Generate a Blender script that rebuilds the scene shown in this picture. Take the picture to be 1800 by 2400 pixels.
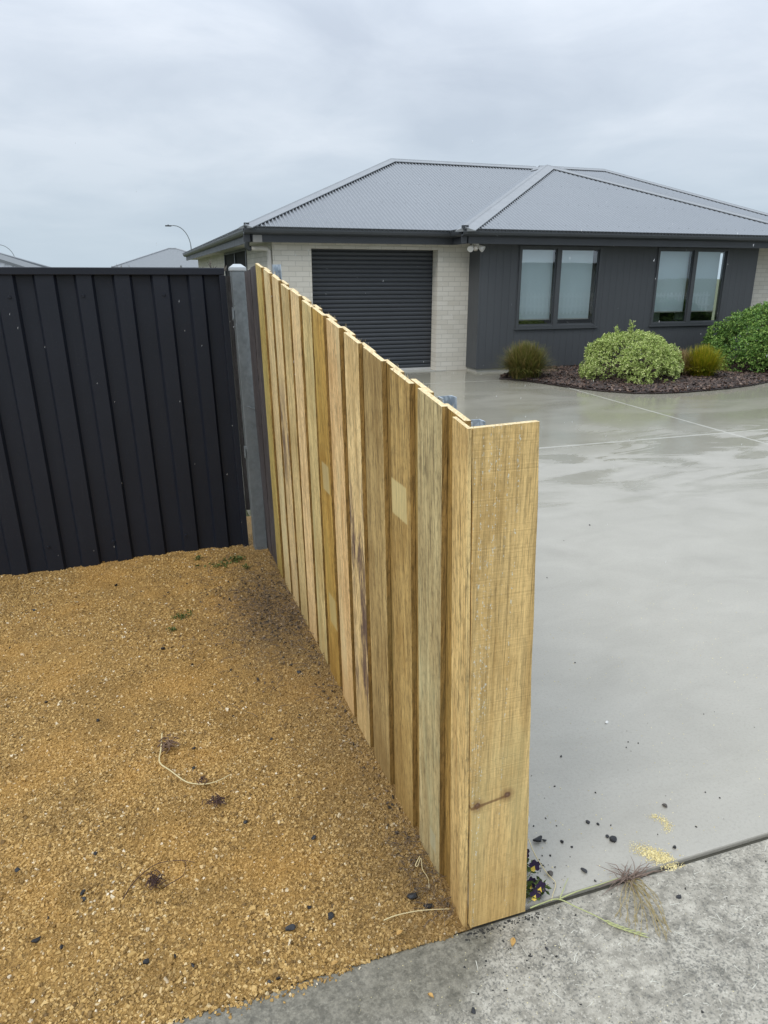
import bpy, math, random
import numpy as np
from mathutils import Vector, Matrix, Euler
R = math.radians
random.seed(7); RNG = np.random.default_rng(11)
for o in list(bpy.data.objects): bpy.data.objects.remove(o)
SC = bpy.context.scene
COL = SC.collection

# ------------------------------------------------------------------ camera, sky, sun, exposure
cam = bpy.data.cameras.new("camera"); co = bpy.data.objects.new("camera", cam); COL.objects.link(co)
co.location = (0, 0, 1.70)
co.rotation_euler = (R(90 - 18.087), 0, R(-18.783))
cam.sensor_fit = 'HORIZONTAL'; cam.sensor_width = 36; cam.lens = 36 * 1680 / 1800
cam.clip_start = 0.05; cam.clip_end = 3000
SC.camera = co
SC.view_settings.view_transform = 'Standard'; SC.view_settings.look = 'None'
SC.view_settings.gamma = 1; SC.view_settings.exposure = 0.20
SUN_EL, SUN_AZ = 46, 240          # soft overcast light, a little behind the camera

def build_world():
    w = bpy.data.worlds.new("World"); SC.world = w; w.use_nodes = True
    nt = w.node_tree; nt.nodes.clear(); L = nt.links.new
    def n(t, **k):
        q = nt.nodes.new(t)
        for a, b in k.items(): setattr(q, a, b)
        return q
    def math_(op, a, b=None, c=None):
        q = n('ShaderNodeMath', operation=op)
        for i, v in enumerate((a, b, c)):
            if v is None: continue
            if isinstance(v, (int, float)): q.inputs[i].default_value = v
            else: L(v, q.inputs[i])
        return q.outputs[0]
    sky = n('ShaderNodeTexSky', sky_type='NISHITA'); sky.sun_disc = False
    sky.sun_elevation = R(SUN_EL); sky.sun_rotation = R(SUN_AZ)
    b1 = n('ShaderNodeBackground'); b1.inputs[1].default_value = 0.07; L(sky.outputs[0], b1.inputs[0])
    tc = n('ShaderNodeTexCoord'); sp = n('ShaderNodeSeparateXYZ'); L(tc.outputs['Generated'], sp.inputs[0])
    z = math_('MAXIMUM', sp.outputs[2], 0.0)
    den = math_('ADD', z, 0.16)
    px = math_('DIVIDE', sp.outputs[0], den); py = math_('DIVIDE', sp.outputs[1], den)
    cb = n('ShaderNodeCombineXYZ'); L(px, cb.inputs[0]); L(py, cb.inputs[1])
    def noise(scale, detail, rough, off):
        mp = n('ShaderNodeMapping'); mp.inputs['Location'].default_value = (off, off * .7, 0)
        L(cb.outputs[0], mp.inputs[0])
        q = n('ShaderNodeTexNoise'); q.inputs['Scale'].default_value = scale
        q.inputs['Detail'].default_value = detail; q.inputs['Roughness'].default_value = rough
        q.inputs['Distortion'].default_value = .4
        L(mp.outputs[0], q.inputs[0]); return q.outputs[0]
    n1 = noise(.55, 7, .5, 3.1); n2 = noise(1.7, 6, .55, 8.4)
    mixv = math_('ADD', math_('MULTIPLY', n1, .65), math_('MULTIPLY', n2, .35))
    cr = n('ShaderNodeValToRGB'); L(mixv, cr.inputs[0])
    e = cr.color_ramp.elements
    e[0].position = .39; e[0].color = (.415, .465, .54, 1)
    e[1].position = .61; e[1].color = (.615, .655, .715, 1)
    m = e.new(.50); m.color = (.50, .55, .62, 1)
    # the overcast sky is brighter towards the zenith
    lum = math_('MULTIPLY_ADD', math_('POWER', z, 1.6), 2.7, 1.0)
    hz = n('ShaderNodeMix', data_type='RGBA'); hz.inputs[7].default_value = (.49, .59, .68, 1)
    L(cr.outputs[0], hz.inputs[6])
    L(math_('POWER', math_('SUBTRACT', 1.0, math_('MINIMUM', math_('MULTIPLY', z, 3.6), 1.0)), 1.5), hz.inputs[0])
    b2 = n('ShaderNodeBackground'); L(hz.outputs[2], b2.inputs[0]); L(lum, b2.inputs[1])
    mx = n('ShaderNodeMixShader'); mx.inputs[0].default_value = .93
    L(b1.outputs[0], mx.inputs[1]); L(b2.outputs[0], mx.inputs[2])
    out = n('ShaderNodeOutputWorld'); L(mx.outputs[0], out.inputs[0])
build_world()
sl = bpy.data.lights.new("sun", 'SUN'); sl.energy = 1.5; sl.angle = R(24); sl.color = (1, .96, .90)
so = bpy.data.objects.new("sun", sl); COL.objects.link(so)
_az = R(SUN_AZ); _el = R(SUN_EL)
_d = Vector((math.sin(_az) * math.cos(_el), math.cos(_az) * math.cos(_el), math.sin(_el)))
so.rotation_euler = _d.to_track_quat('Z', 'Y').to_euler(); so.location = (0, -5, 12)

# ------------------------------------------------------------------ material helper
class NT:
    def __init__(s, name):
        s.m = bpy.data.materials.new(name); s.m.use_nodes = True
        s.t = s.m.node_tree; s.t.nodes.clear()
        s.out = s.t.nodes.new('ShaderNodeOutputMaterial')
        s.b = s.t.nodes.new('ShaderNodeBsdfPrincipled')
        s.L(s.b.outputs[0], s.out.inputs[0])
        s.tc = s.t.nodes.new('ShaderNodeTexCoord'); s.geo = s.t.nodes.new('ShaderNodeNewGeometry')
        s.pos = s.geo.outputs['Position']; s.obj = s.tc.outputs['Object']
    def L(s, a, b): s.t.links.new(a, b)
    def put(s, sock, v):
        if isinstance(v, bpy.types.NodeSocket): s.L(v, sock)
        elif isinstance(v, (tuple, list)) and len(v) == 3 and sock.type == 'RGBA': sock.default_value = (*v, 1)
        else: sock.default_value = v
    def set(s, **k):
        for a, v in k.items(): s.put(s.b.inputs[a.replace('_', ' ')], v)
        return s
    def math(s, op, a, b=None, c=None, clamp=False):
        q = s.t.nodes.new('ShaderNodeMath'); q.operation = op; q.use_clamp = clamp
        for i, v in enumerate((a, b, c)):
            if v is not None: s.put(q.inputs[i], v)
        return q.outputs[0]
    def map(s, v, sc=(1, 1, 1), loc=(0, 0, 0), rot=(0, 0, 0)):
        q = s.t.nodes.new('ShaderNodeMapping'); s.L(v, q.inputs[0])
        q.inputs['Scale'].default_value = sc; q.inputs['Location'].default_value = loc
        q.inputs['Rotation'].default_value = rot; return q.outputs[0]
    def noise(s, v, scale=5, detail=4, rough=.5, dist=0):
        q = s.t.nodes.new('ShaderNodeTexNoise'); s.L(v, q.inputs[0])
        q.inputs['Scale'].default_value = scale; q.inputs['Detail'].default_value = detail
        q.inputs['Roughness'].default_value = rough; q.inputs['Distortion'].default_value = dist
        return q.outputs[0]
    def voro(s, v, scale=5, out='Distance', feat='F1'):
        q = s.t.nodes.new('ShaderNodeTexVoronoi'); q.feature = feat; s.L(v, q.inputs[0])
        q.inputs['Scale'].default_value = scale; return q.outputs[out]
    def ramp(s, f, stops):
        q = s.t.nodes.new('ShaderNodeValToRGB'); s.L(f, q.inputs[0]); e = q.color_ramp.elements
        while len(e) < len(stops): e.new(.5)
        for i, (p, c) in enumerate(stops):
            e[i].position = p; e[i].color = (*c, 1) if isinstance(c, tuple) else (c, c, c, 1)
        return q.outputs[0]
    def mix(s, f, a, b, mode='MIX'):
        q = s.t.nodes.new('ShaderNodeMix'); q.data_type = 'RGBA'; q.blend_type = mode
        s.put(q.inputs[0], f); s.put(q.inputs[6], a); s.put(q.inputs[7], b); return q.outputs[2]
    def sep(s, v):
        q = s.t.nodes.new('ShaderNodeSeparateXYZ'); s.L(v, q.inputs[0]); return q.outputs
    def step(s, v, lo, hi):
        q = s.t.nodes.new('ShaderNodeMapRange'); q.interpolation_type = 'SMOOTHSTEP'
        s.put(q.inputs[0], v); q.inputs[1].default_value = lo; q.inputs[2].default_value = hi
        return q.outputs[0]
    def bump(s, h, strength=.3, dist=.01, normal=None):
        q = s.t.nodes.new('ShaderNodeBump'); q.inputs['Strength'].default_value = strength
        q.inputs['Distance'].default_value = dist; s.L(h, q.inputs['Height'])
        if normal is not None: s.L(normal, q.inputs['Normal'])
        s.L(q.outputs[0], s.b.inputs['Normal']); return q.outputs[0]
    def island(s): return s.geo.outputs['Random Per Island']
    def objinfo(s):
        q = s.t.nodes.new('ShaderNodeObjectInfo'); return q
    def val(s, v):
        q = s.t.nodes.new('ShaderNodeValue'); q.outputs[0].default_value = v; return q.outputs[0]

def plain(name, col, rough=.6, metal=0.0, var=.12, scale=3, bump=0, spec=.5):
    n = NT(name)
    f = n.noise(n.pos, scale, 5, .6)
    n.set(Base_Color=n.mix(f, tuple(c * (1 - var) for c in col), tuple(min(1, c * (1 + var)) for c in col)),
          Roughness=n.math('MULTIPLY_ADD', n.noise(n.pos, scale * 3, 4), .25, rough - .12), Metallic=metal)
    n.b.inputs['Specular IOR Level'].default_value = spec
    if bump: n.bump(n.noise(n.pos, 60, 4), bump, .004)
    return n.m

# ------------------------------------------------------------------ mesh builder
class MB:
    def __init__(s): s.v = []; s.f = []; s.mi = []
    def add(s, vs, fs, mi=0):
        k = len(s.v); s.v += [tuple(v) for v in vs]; s.f += [tuple(i + k for i in f) for f in fs]; s.mi += [mi] * len(fs)
    def box(s, a, b, mi=0):
        (x0, y0, z0), (x1, y1, z1) = a, b
        s.add([(x0, y0, z0), (x1, y0, z0), (x1, y1, z0), (x0, y1, z0), (x0, y0, z1), (x1, y0, z1), (x1, y1, z1), (x0, y1, z1)],
              [(0, 3, 2, 1), (4, 5, 6, 7), (0, 1, 5, 4), (1, 2, 6, 5), (2, 3, 7, 6), (3, 0, 4, 7)], mi)
    def hexa(s, p, mi=0, top_mi=None):
        k = len(s.v); s.v += [tuple(q) for q in p]
        fs = [(0, 3, 2, 1), (4, 5, 6, 7), (0, 1, 5, 4), (1, 2, 6, 5), (2, 3, 7, 6), (3, 0, 4, 7)]
        for i, f in enumerate(fs):
            s.f.append(tuple(j + k for j in f)); s.mi.append(top_mi if (i == 1 and top_mi is not None) else mi)
    def tube(s, pts, r, n=8, mi=0, cap=True):
        pts = [Vector(p) for p in pts]
        rs = r if isinstance(r, (list, tuple)) else [r] * len(pts)
        k = len(s.v); prev = None
        for i, p in enumerate(pts):
            t = (pts[min(i + 1, len(pts) - 1)] - pts[max(i - 1, 0)]).normalized()
            if prev is None:
                a = t.orthogonal().normalized()
            else:
                a = (prev - t * prev.dot(t)).normalized()
            prev = a; b = t.cross(a)
            for j in range(n):
                an = 2 * math.pi * j / n
                s.v.append(tuple(p + (a * math.cos(an) + b * math.sin(an)) * rs[i]))
        for i in range(len(pts) - 1):
            for j in range(n):
                q = (j + 1) % n
                s.f.append((k + i * n + j, k + i * n + q, k + (i + 1) * n + q, k + (i + 1) * n + j)); s.mi.append(mi)
        if cap:
            s.f.append(tuple(k + j for j in reversed(range(n)))); s.mi.append(mi)
            e = k + (len(pts) - 1) * n; s.f.append(tuple(e + j for j in range(n))); s.mi.append(mi)
    def poly(s, pts, z0, z1, mi=0):
        n = len(pts); vs = [(x, y, z0) for x, y in pts] + [(x, y, z1) for x, y in pts]
        fs = [tuple(range(n, 2 * n)), tuple(reversed(range(n)))] + [(i, (i + 1) % n, n + (i + 1) % n, n + i) for i in range(n)]
        s.add(vs, fs, mi)
    def extrude(s, prof, p0, p1, up=(0, 0, 1), mi=0, caps=True, closed=True):
        """prof: (sideways, up) pairs, swept from p0 to p1; sideways = dir x up"""
        p0, p1 = Vector(p0), Vector(p1); d = (p1 - p0).normalized(); u = Vector(up); sd = d.cross(u).normalized()
        n = len(prof); vs = [p + sd * a + u * b for p in (p0, p1) for a, b in prof]
        rng = range(n) if closed else range(n - 1)
        fs = [(i, (i + 1) % n, n + (i + 1) % n, n + i) for i in rng]
        if caps and closed: fs += [tuple(reversed(range(n))), tuple(range(n, 2 * n))]
        s.add(vs, fs, mi)
    def build(s, name, mats, parent=None, smooth=False, world=True, bevel=0, color=None):
        me = bpy.data.meshes.new(name)
        v = np.array(s.v, dtype=float)
        c = np.array([(v[:, 0].min() + v[:, 0].max()) / 2, (v[:, 1].min() + v[:, 1].max()) / 2, v[:, 2].min()])
        me.from_pydata([tuple(q) for q in v - c], [], s.f); me.update()
        if not isinstance(mats, (list, tuple)): mats = [mats]
        for m in mats: me.materials.append(m)
        if len(mats) > 1: me.polygons.foreach_set('material_index', s.mi)
        if smooth: me.polygons.foreach_set('use_smooth', [True] * len(me.polygons))
        return link(name, me, c, parent, bevel, color)

WP = {}
def link(name, me, c, parent=None, bevel=0, color=None):
    o = bpy.data.objects.new(name, me); COL.objects.link(o)
    c = Vector(c)
    if parent is not None:
        o.parent = parent; o.location = c - WP[parent.name]
    else: o.location = c
    WP[o.name] = c
    if bevel:
        b = o.modifiers.new('edge', 'BEVEL'); b.width = bevel; b.segments = 2; b.limit_method = 'ANGLE'; b.angle_limit = R(40)
    if color is not None: o.color = color
    return o
def npmesh(name, verts, faces, mats, parent=None, mi=None, smooth=False, attr=None):
    """verts (n,3), faces (m,k) arrays of one size"""
    verts = np.asarray(verts, dtype=np.float32); faces = np.asarray(faces, dtype=np.int32)
    c = np.array([(verts[:, 0].min() + verts[:, 0].max()) / 2, (verts[:, 1].min() + verts[:, 1].max()) / 2, verts[:, 2].min()])
    me = bpy.data.meshes.new(name); m, k = faces.shape
    me.vertices.add(len(verts)); me.vertices.foreach_set('co', (verts - c).astype(np.float32).ravel())
    me.loops.add(m * k); me.loops.foreach_set('vertex_index', faces.ravel())
    me.polygons.add(m); me.polygons.foreach_set('loop_start', np.arange(0, m * k, k, dtype=np.int32))
    me.polygons.foreach_set('loop_total', np.full(m, k, dtype=np.int32))
    if not isinstance(mats, (list, tuple)): mats = [mats]
    for q in mats: me.materials.append(q)
    if mi is not None: me.polygons.foreach_set('material_index', np.asarray(mi, dtype=np.int32))
    me.polygons.foreach_set('use_smooth', np.full(m, smooth))
    me.update(calc_edges=True); me.validate()
    return link(name, me, c, parent)
def thing(name, label, cat, loc=(0, 0, 0), group=None):
    o = bpy.data.objects.new(name, None); COL.objects.link(o); o.location = loc; o.empty_display_size = .1
    WP[o.name] = Vector(loc); return tag(o, label, cat, group)
def tag(o, label=None, cat=None, group=None, kind=None):
    if label: o['label'] = label
    if cat: o['category'] = cat
    if group: o['group'] = group
    if kind: o['kind'] = kind
    return o

# ================================================================== GROUND
def mat_ground():
    n = NT('soil_and_turf'); f = n.noise(n.pos, 1.3, 8, .6)
    n.set(Base_Color=n.ramp(f, [(.3, (.05, .06, .025)), (.7, (.10, .11, .045))]), Roughness=.9)
    n.bump(n.noise(n.pos, 30, 5), .6, .02); return n.m
b = MB()
b.add([(-900, -900, -.16), (900, -900, -.16), (900, 1500, -.16), (-900, 1500, -.16)], [(0, 1, 2, 3)])
tag(b.build('ground', mat_ground()), kind='structure')

def mat_driveway():
    n = NT('wet_concrete'); p = n.pos; x, y, z = n.sep(p)
    big = n.noise(p, .45, 6, .55, .3); mid = n.noise(n.map(p, (1, 1.6, 1)), 2.2, 7, .6, .5); fine = n.noise(p, 90, 5, .7); speck = n.noise(p, 260, 3, .6)
    col = n.ramp(mid, [(.25, (.285, .271, .230)), (.5, (.325, .309, .264)), (.75, (.360, .343, .295))])
    col = n.mix(n.math('MULTIPLY', n.step(fine, .45, .75), .42), col, (.21, .20, .17))
    col = n.mix(n.math('MULTIPLY', n.step(speck, .62, .75), .5), col, (.55, .54, .50))
    col = n.mix(n.math('MULTIPLY', n.step(big, .48, .66), .16), col, (.27, .255, .20))
    # wetter, greener far away; patches of standing water where the slab dips
    yj = n.math('ADD', y, n.math('MULTIPLY', n.math('SUBTRACT', big, .5), 3.0))
    pud = n.step(n.noise(n.map(p, (.6, 1.9, 1), (3, 1, 0)), 1.0, 6, .6, .9), .46, .58)
    zone = n.math('MULTIPLY', n.step(yj, 3.9, 5.2), pud)
    pud2 = n.step(n.noise(n.map(p, (.5, 1.2, 1), (9, 4, 0)), .9, 5, .5, .5), .30, .55)
    allw = n.math('MULTIPLY', n.step(yj, 5.6, 7.4), n.math('MULTIPLY_ADD', pud2, .35, .62))
    wet = n.math('MAXIMUM', n.math('MULTIPLY', zone, .75), allw)
    col = n.mix(n.math('MULTIPLY', wet, .60), col, (.215, .202, .145))
    # sawn joints
    jx = n.math('ABSOLUTE', n.math('SUBTRACT', n.math('SUBTRACT', x, n.math('MULTIPLY', y, .06)), 6.0))
    jy = n.math('ABSOLUTE', n.math('SUBTRACT', y, 6.45)); jy2 = n.math('ABSOLUTE', n.math('SUBTRACT', y, 11.3))
    j = n.math('MINIMUM', n.math('MINIMUM', jx, jy), jy2)
    wob = n.math('MULTIPLY_ADD', n.noise(p, 12, 3), .02, -.01)
    jl = n.math('SUBTRACT', 1.0, n.step(n.math('ADD', j, wob), .002, .030))
    col = n.mix(n.math('MULTIPLY', jl, .36), col, (.50, .50, .46))
    rough = n.math('SUBTRACT', .50, n.math('MULTIPLY', wet, .42))
    rough = n.math('MAXIMUM', n.math('ADD', rough, n.math('MULTIPLY', jl, .3)), .05)
    n.set(Base_Color=col, Roughness=rough)
    n.b.inputs['Specular IOR Level'].default_value = .55
    h = n.math('ADD', n.math('MULTIPLY', fine, n.math('SUBTRACT', 1.0, n.math('MULTIPLY', wet, .93))), n.math('MULTIPLY', n.noise(p, 2.6, 2), 1.0))
    n.bump(h, .22, .006)
    return n.m
DRIVE = mat_driveway()
b = MB()
b.box((.735, 1.378, -.12), (24, 12.86, 0.0))
drv = b.build('driveway', DRIVE, bevel=.006); tag(drv, kind='structure')

def mat_path():
    n = NT('lichen_concrete'); p = n.pos; x, y, z = n.sep(p)
    big = n.noise(p, 2.3, 6, .6, .4); mid = n.noise(p, 14, 7, .65); fine = n.noise(p, 110, 5, .7); dots = n.noise(p, 55, 4, .75)
    f2 = n.noise(p, 38, 6, .7); col = n.ramp(n.math('ADD', n.math('MULTIPLY', mid, .5), n.math('MULTIPLY', f2, .5)), [(.34, (.115, .106, .083)), (.47, (.25, .232, .188)), (.62, (.41, .383, .318))])
    col = n.mix(n.math('MULTIPLY', n.step(n.math('ADD', n.noise(p, 130, 4, .75), n.math('MULTIPLY', big, .30)), .66, .76), .70), col, (.075, .075, .065))
    col = n.mix(n.math('MULTIPLY', n.step(fine, .54, .68), .6), col, (.54, .51, .43))
    # damp band along the gravel edge
    e = n.math('ADD', n.math('ADD', n.math('MULTIPLY', n.math('SUBTRACT', x, .62), 1.0), n.math('MULTIPLY', n.math('SUBTRACT', 1.15, y), .9)), n.math('MULTIPLY', n.math('SUBTRACT', mid, .5), .10))
    damp = n.math('SUBTRACT', 1.0, n.step(e, -.06, .05))
    band = n.step(n.math('ADD', y, n.math('MULTIPLY', n.math('SUBTRACT', big, .5), .12)), 1.13, 1.23)
    damp = n.math('MULTIPLY', n.math('MAXIMUM', damp, 0.0), n.math('MULTIPLY_ADD', band, .55, .35))
    col = n.mix(n.math('MULTIPLY', damp, .85), col, n.mix(n.step(n.math('ADD', n.math('MULTIPLY', f2, .5), n.math('MULTIPLY', fine, .5)), .40, .60), (.075, .070, .052), (.165, .153, .115)))
    n.set(Base_Color=col, Roughness=n.math('SUBTRACT', .75, n.math('MULTIPLY', damp, .25)))
    n.bump(n.math('ADD', n.math('MULTIPLY', fine, .6), mid), .45, .004)
    return n.m
b = MB(); b.box((-14, -.45, -.13), (24, 1.364, -.006))
tag(b.build('footpath', mat_path(), bevel=.008), kind='structure')
b = MB(); b.box((-14, -6, -.14), (24, -.46, -.05)); tag(b.build('road', plain('asphalt', (.055, .055, .055), .8, bump=.5, scale=20)), kind='structure')
# dark packed dirt in the joint between footpath and driveway
b = MB(); b.box((.72, 1.3645, -.12), (24, 1.3775, -.016)); tag(b.build('joint_dirt', plain('joint_dirt', (.045, .042, .03), .9, var=.5, scale=40)), kind='structure')

# gravel bed ---------------------------------------------------------
def bed_z(x, y):
    return (-.006 + .010 * np.sin(2.1 * x + .7) * np.sin(1.7 * y + .4) + .006 * np.sin(5.3 * x - 1.1 * y) + .005 * np.sin(4.1 * y + 2.3 * x)
            + .035 * np.clip((y - 4.15) / .45, 0, 1) ** 2 * 0 )
_bz = bed_z
def bed_z(x, y): return np.where(y < 1.60, _bz(x, y) * np.clip((y - 1.38) / .22, 0, 1) + (-.009) * (1 - np.clip((y - 1.38) / .22, 0, 1)), _bz(x, y))
def mat_gravel(chip):
    n = NT('gravel_chips' if chip else 'gravel_fines'); p = n.pos; x, y, z = n.sep(p)
    big = n.noise(p, 1.6, 5, .6, .3)
    mid = n.noise(p, 9, 5, .65)
    if chip:
        f = n.island()
        col = n.ramp(f, [(0, (.10, .058, .017)), (.12, (.20, .12, .036)), (.45, (.35, .215, .067)), (.78, (.44, .285, .098)), (.94, (.52, .36, .145)), (.980, (.60, .48, .28)), (1, (.66, .58, .44))])
    else:
        g = n.noise(p, 210, 4, .7); v = n.voro(p, 120)
        col = n.ramp(n.math('MULTIPLY_ADD', g, .7, n.math('MULTIPLY', v, .4)), [(.3, (.10, .055, .015)), (.55, (.30, .175, .05)), (.8, (.42, .26, .08))])
        n.bump(n.math('ADD', g, v), .9, .006)
    col = n.mix(n.math('MULTIPLY', n.step(big, .46, .64), .42), col, (.46, .255, .062))
    col = n.mix(n.math('MULTIPLY', n.step(n.noise(p, 4.5, 5, .65), .50, .68), .45), col, (.19, .11, .03))
    # rotted grey-brown litter against the fence
    dx = n.math('DIVIDE', n.math('SUBTRACT', x, .52), .30); dy = n.math('DIVIDE', n.math('SUBTRACT', y, 3.50), .62)
    r = n.math('SQRT', n.math('ADD', n.math('MULTIPLY', dx, dx), n.math('MULTIPLY', dy, dy)))
    lit = n.math('SUBTRACT', 1.0, n.step(n.math('ADD', r, n.math('ADD', n.math('MULTIPLY', n.math('SUBTRACT', mid, .5), 2.6), n.math('MULTIPLY', n.math('SUBTRACT', n.noise(p, 45, 4, .7), .5), 1.6))), .25, 1.25))
    col = n.mix(n.math('MULTIPLY', lit, .45), col, n.mix(mid, (.05, .038, .024), (.17, .12, .07)))
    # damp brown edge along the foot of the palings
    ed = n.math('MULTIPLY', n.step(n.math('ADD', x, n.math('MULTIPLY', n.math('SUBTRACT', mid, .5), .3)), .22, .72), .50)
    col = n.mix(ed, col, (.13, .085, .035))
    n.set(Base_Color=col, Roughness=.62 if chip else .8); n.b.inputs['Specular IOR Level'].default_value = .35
    return n.m
nx, ny = 120, 130
gx = np.linspace(-4.2, .722, nx); gy = np.linspace(1.3655, 5.2, ny)
X, Y = np.meshgrid(gx, gy); Z = bed_z(X, Y)
idx = np.arange(nx * ny).reshape(ny, nx)
fc = np.stack([idx[:-1, :-1], idx[:-1, 1:], idx[1:, 1:], idx[1:, :-1]], -1).reshape(-1, 4)
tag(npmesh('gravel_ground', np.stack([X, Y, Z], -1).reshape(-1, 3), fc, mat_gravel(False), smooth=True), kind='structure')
def chips(n, xr, yr, smin, smax, flat=.45):
    x = RNG.uniform(*xr, n); y = RNG.uniform(*yr, n)
    s = smin + (smax - smin) * RNG.random(n) ** 2.2
    return x, y, s
def chip_mesh(x, y, z, s, flat=(.3, .65), tilt=.5):
    n = len(x)
    base = np.array([(-1, -1, -1), (1, -1, -1), (1, 1, -1), (-1, 1, -1), (-.75, -.75, 1), (.75, -.75, 1), (.75, .75, 1), (-.75, .75, 1)], float)
    v = np.repeat(base[None], n, 0) * (1 + RNG.uniform(-.42, .42, (n, 8, 3)))
    asp = np.stack([RNG.uniform(.7, 1.35, n), RNG.uniform(.5, .95, n), RNG.uniform(*flat, n)], 1) * (s[:, None] * .5)
    v *= asp[:, None, :]
    ax, ay, az = RNG.normal(0, tilt, n), RNG.normal(0, tilt, n), RNG.uniform(0, 6.283, n)
    def rot(v, a, i, j):
        c, q = np.cos(a)[:, None], np.sin(a)[:, None]; A, B = v[:, :, i].copy(), v[:, :, j].copy()
        v[:, :, i] = A * c - B * q; v[:, :, j] = A * q + B * c
    rot(v, ax, 1, 2); rot(v, ay, 0, 2); rot(v, az, 0, 1)
    v += np.stack([x, y, z], 1)[:, None, :]
    q = np.array([(0, 3, 2, 1), (4, 5, 6, 7), (0, 1, 5, 4), (1, 2, 6, 5), (2, 3, 7, 6), (3, 0, 4, 7)])
    f = (np.arange(n)[:, None, None] * 8 + q[None]).reshape(-1, 4)
    return v.reshape(-1, 3), f
xs, ys, ss = [], [], []
for a in [(100000, (-1.05, .70), (1.365, 2.6), .0030, .0108), (70000, (-1.3, .70), (2.6, 4.75), .0040, .0112), (16000, (-4.0, -1.2), (1.365, 5.0), .006, .013),
          (4200, (-1.1, .70), (1.365, 4.6), .009, .0165)]:
    x, y, s = chips(*a); xs.append(x); ys.append(y); ss.append(s)
x = np.concatenate(xs); y = np.concatenate(ys); s = np.concatenate(ss)
drop = np.zeros(len(x))
for bx_, by_, br_ in [(.36, 2.45, .20), (.22, 1.80, .17), (-.10, 2.02, .16), (.48, 2.10, .14), (-.42, 1.62, .16), (-.25, 2.75, .22), (.30, 2.95, .2), (-.55, 2.35, .18), (.05, 1.55, .12), (-.5, 3.4, .25), (.2, 3.3, .18), (-.1, 3.9, .3)]:
    drop = np.maximum(drop, np.exp(-(((x - bx_) / br_) ** 2 + ((y - by_) / (br_ * 1.1)) ** 2)))
ok = RNG.random(len(x)) > drop * .52; x, y, s = x[ok], y[ok], s[ok]
ex = RNG.uniform(-1.2, .66, 1500); x = np.concatenate([x, ex]); y = np.concatenate([y, 1.368 - np.abs(RNG.normal(0, .010, 1500)) * (1 + .8 * np.sin(ex * 9))]); s = np.concatenate([s, RNG.uniform(.003, .010, 1500)])
v, f = chip_mesh(x, y, np.where(y > 1.366, bed_z(x, y) + s * .10, -.006 + s * .2), s)
tag(npmesh('gravel', v, f, mat_gravel(True)), kind='stuff')

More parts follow.
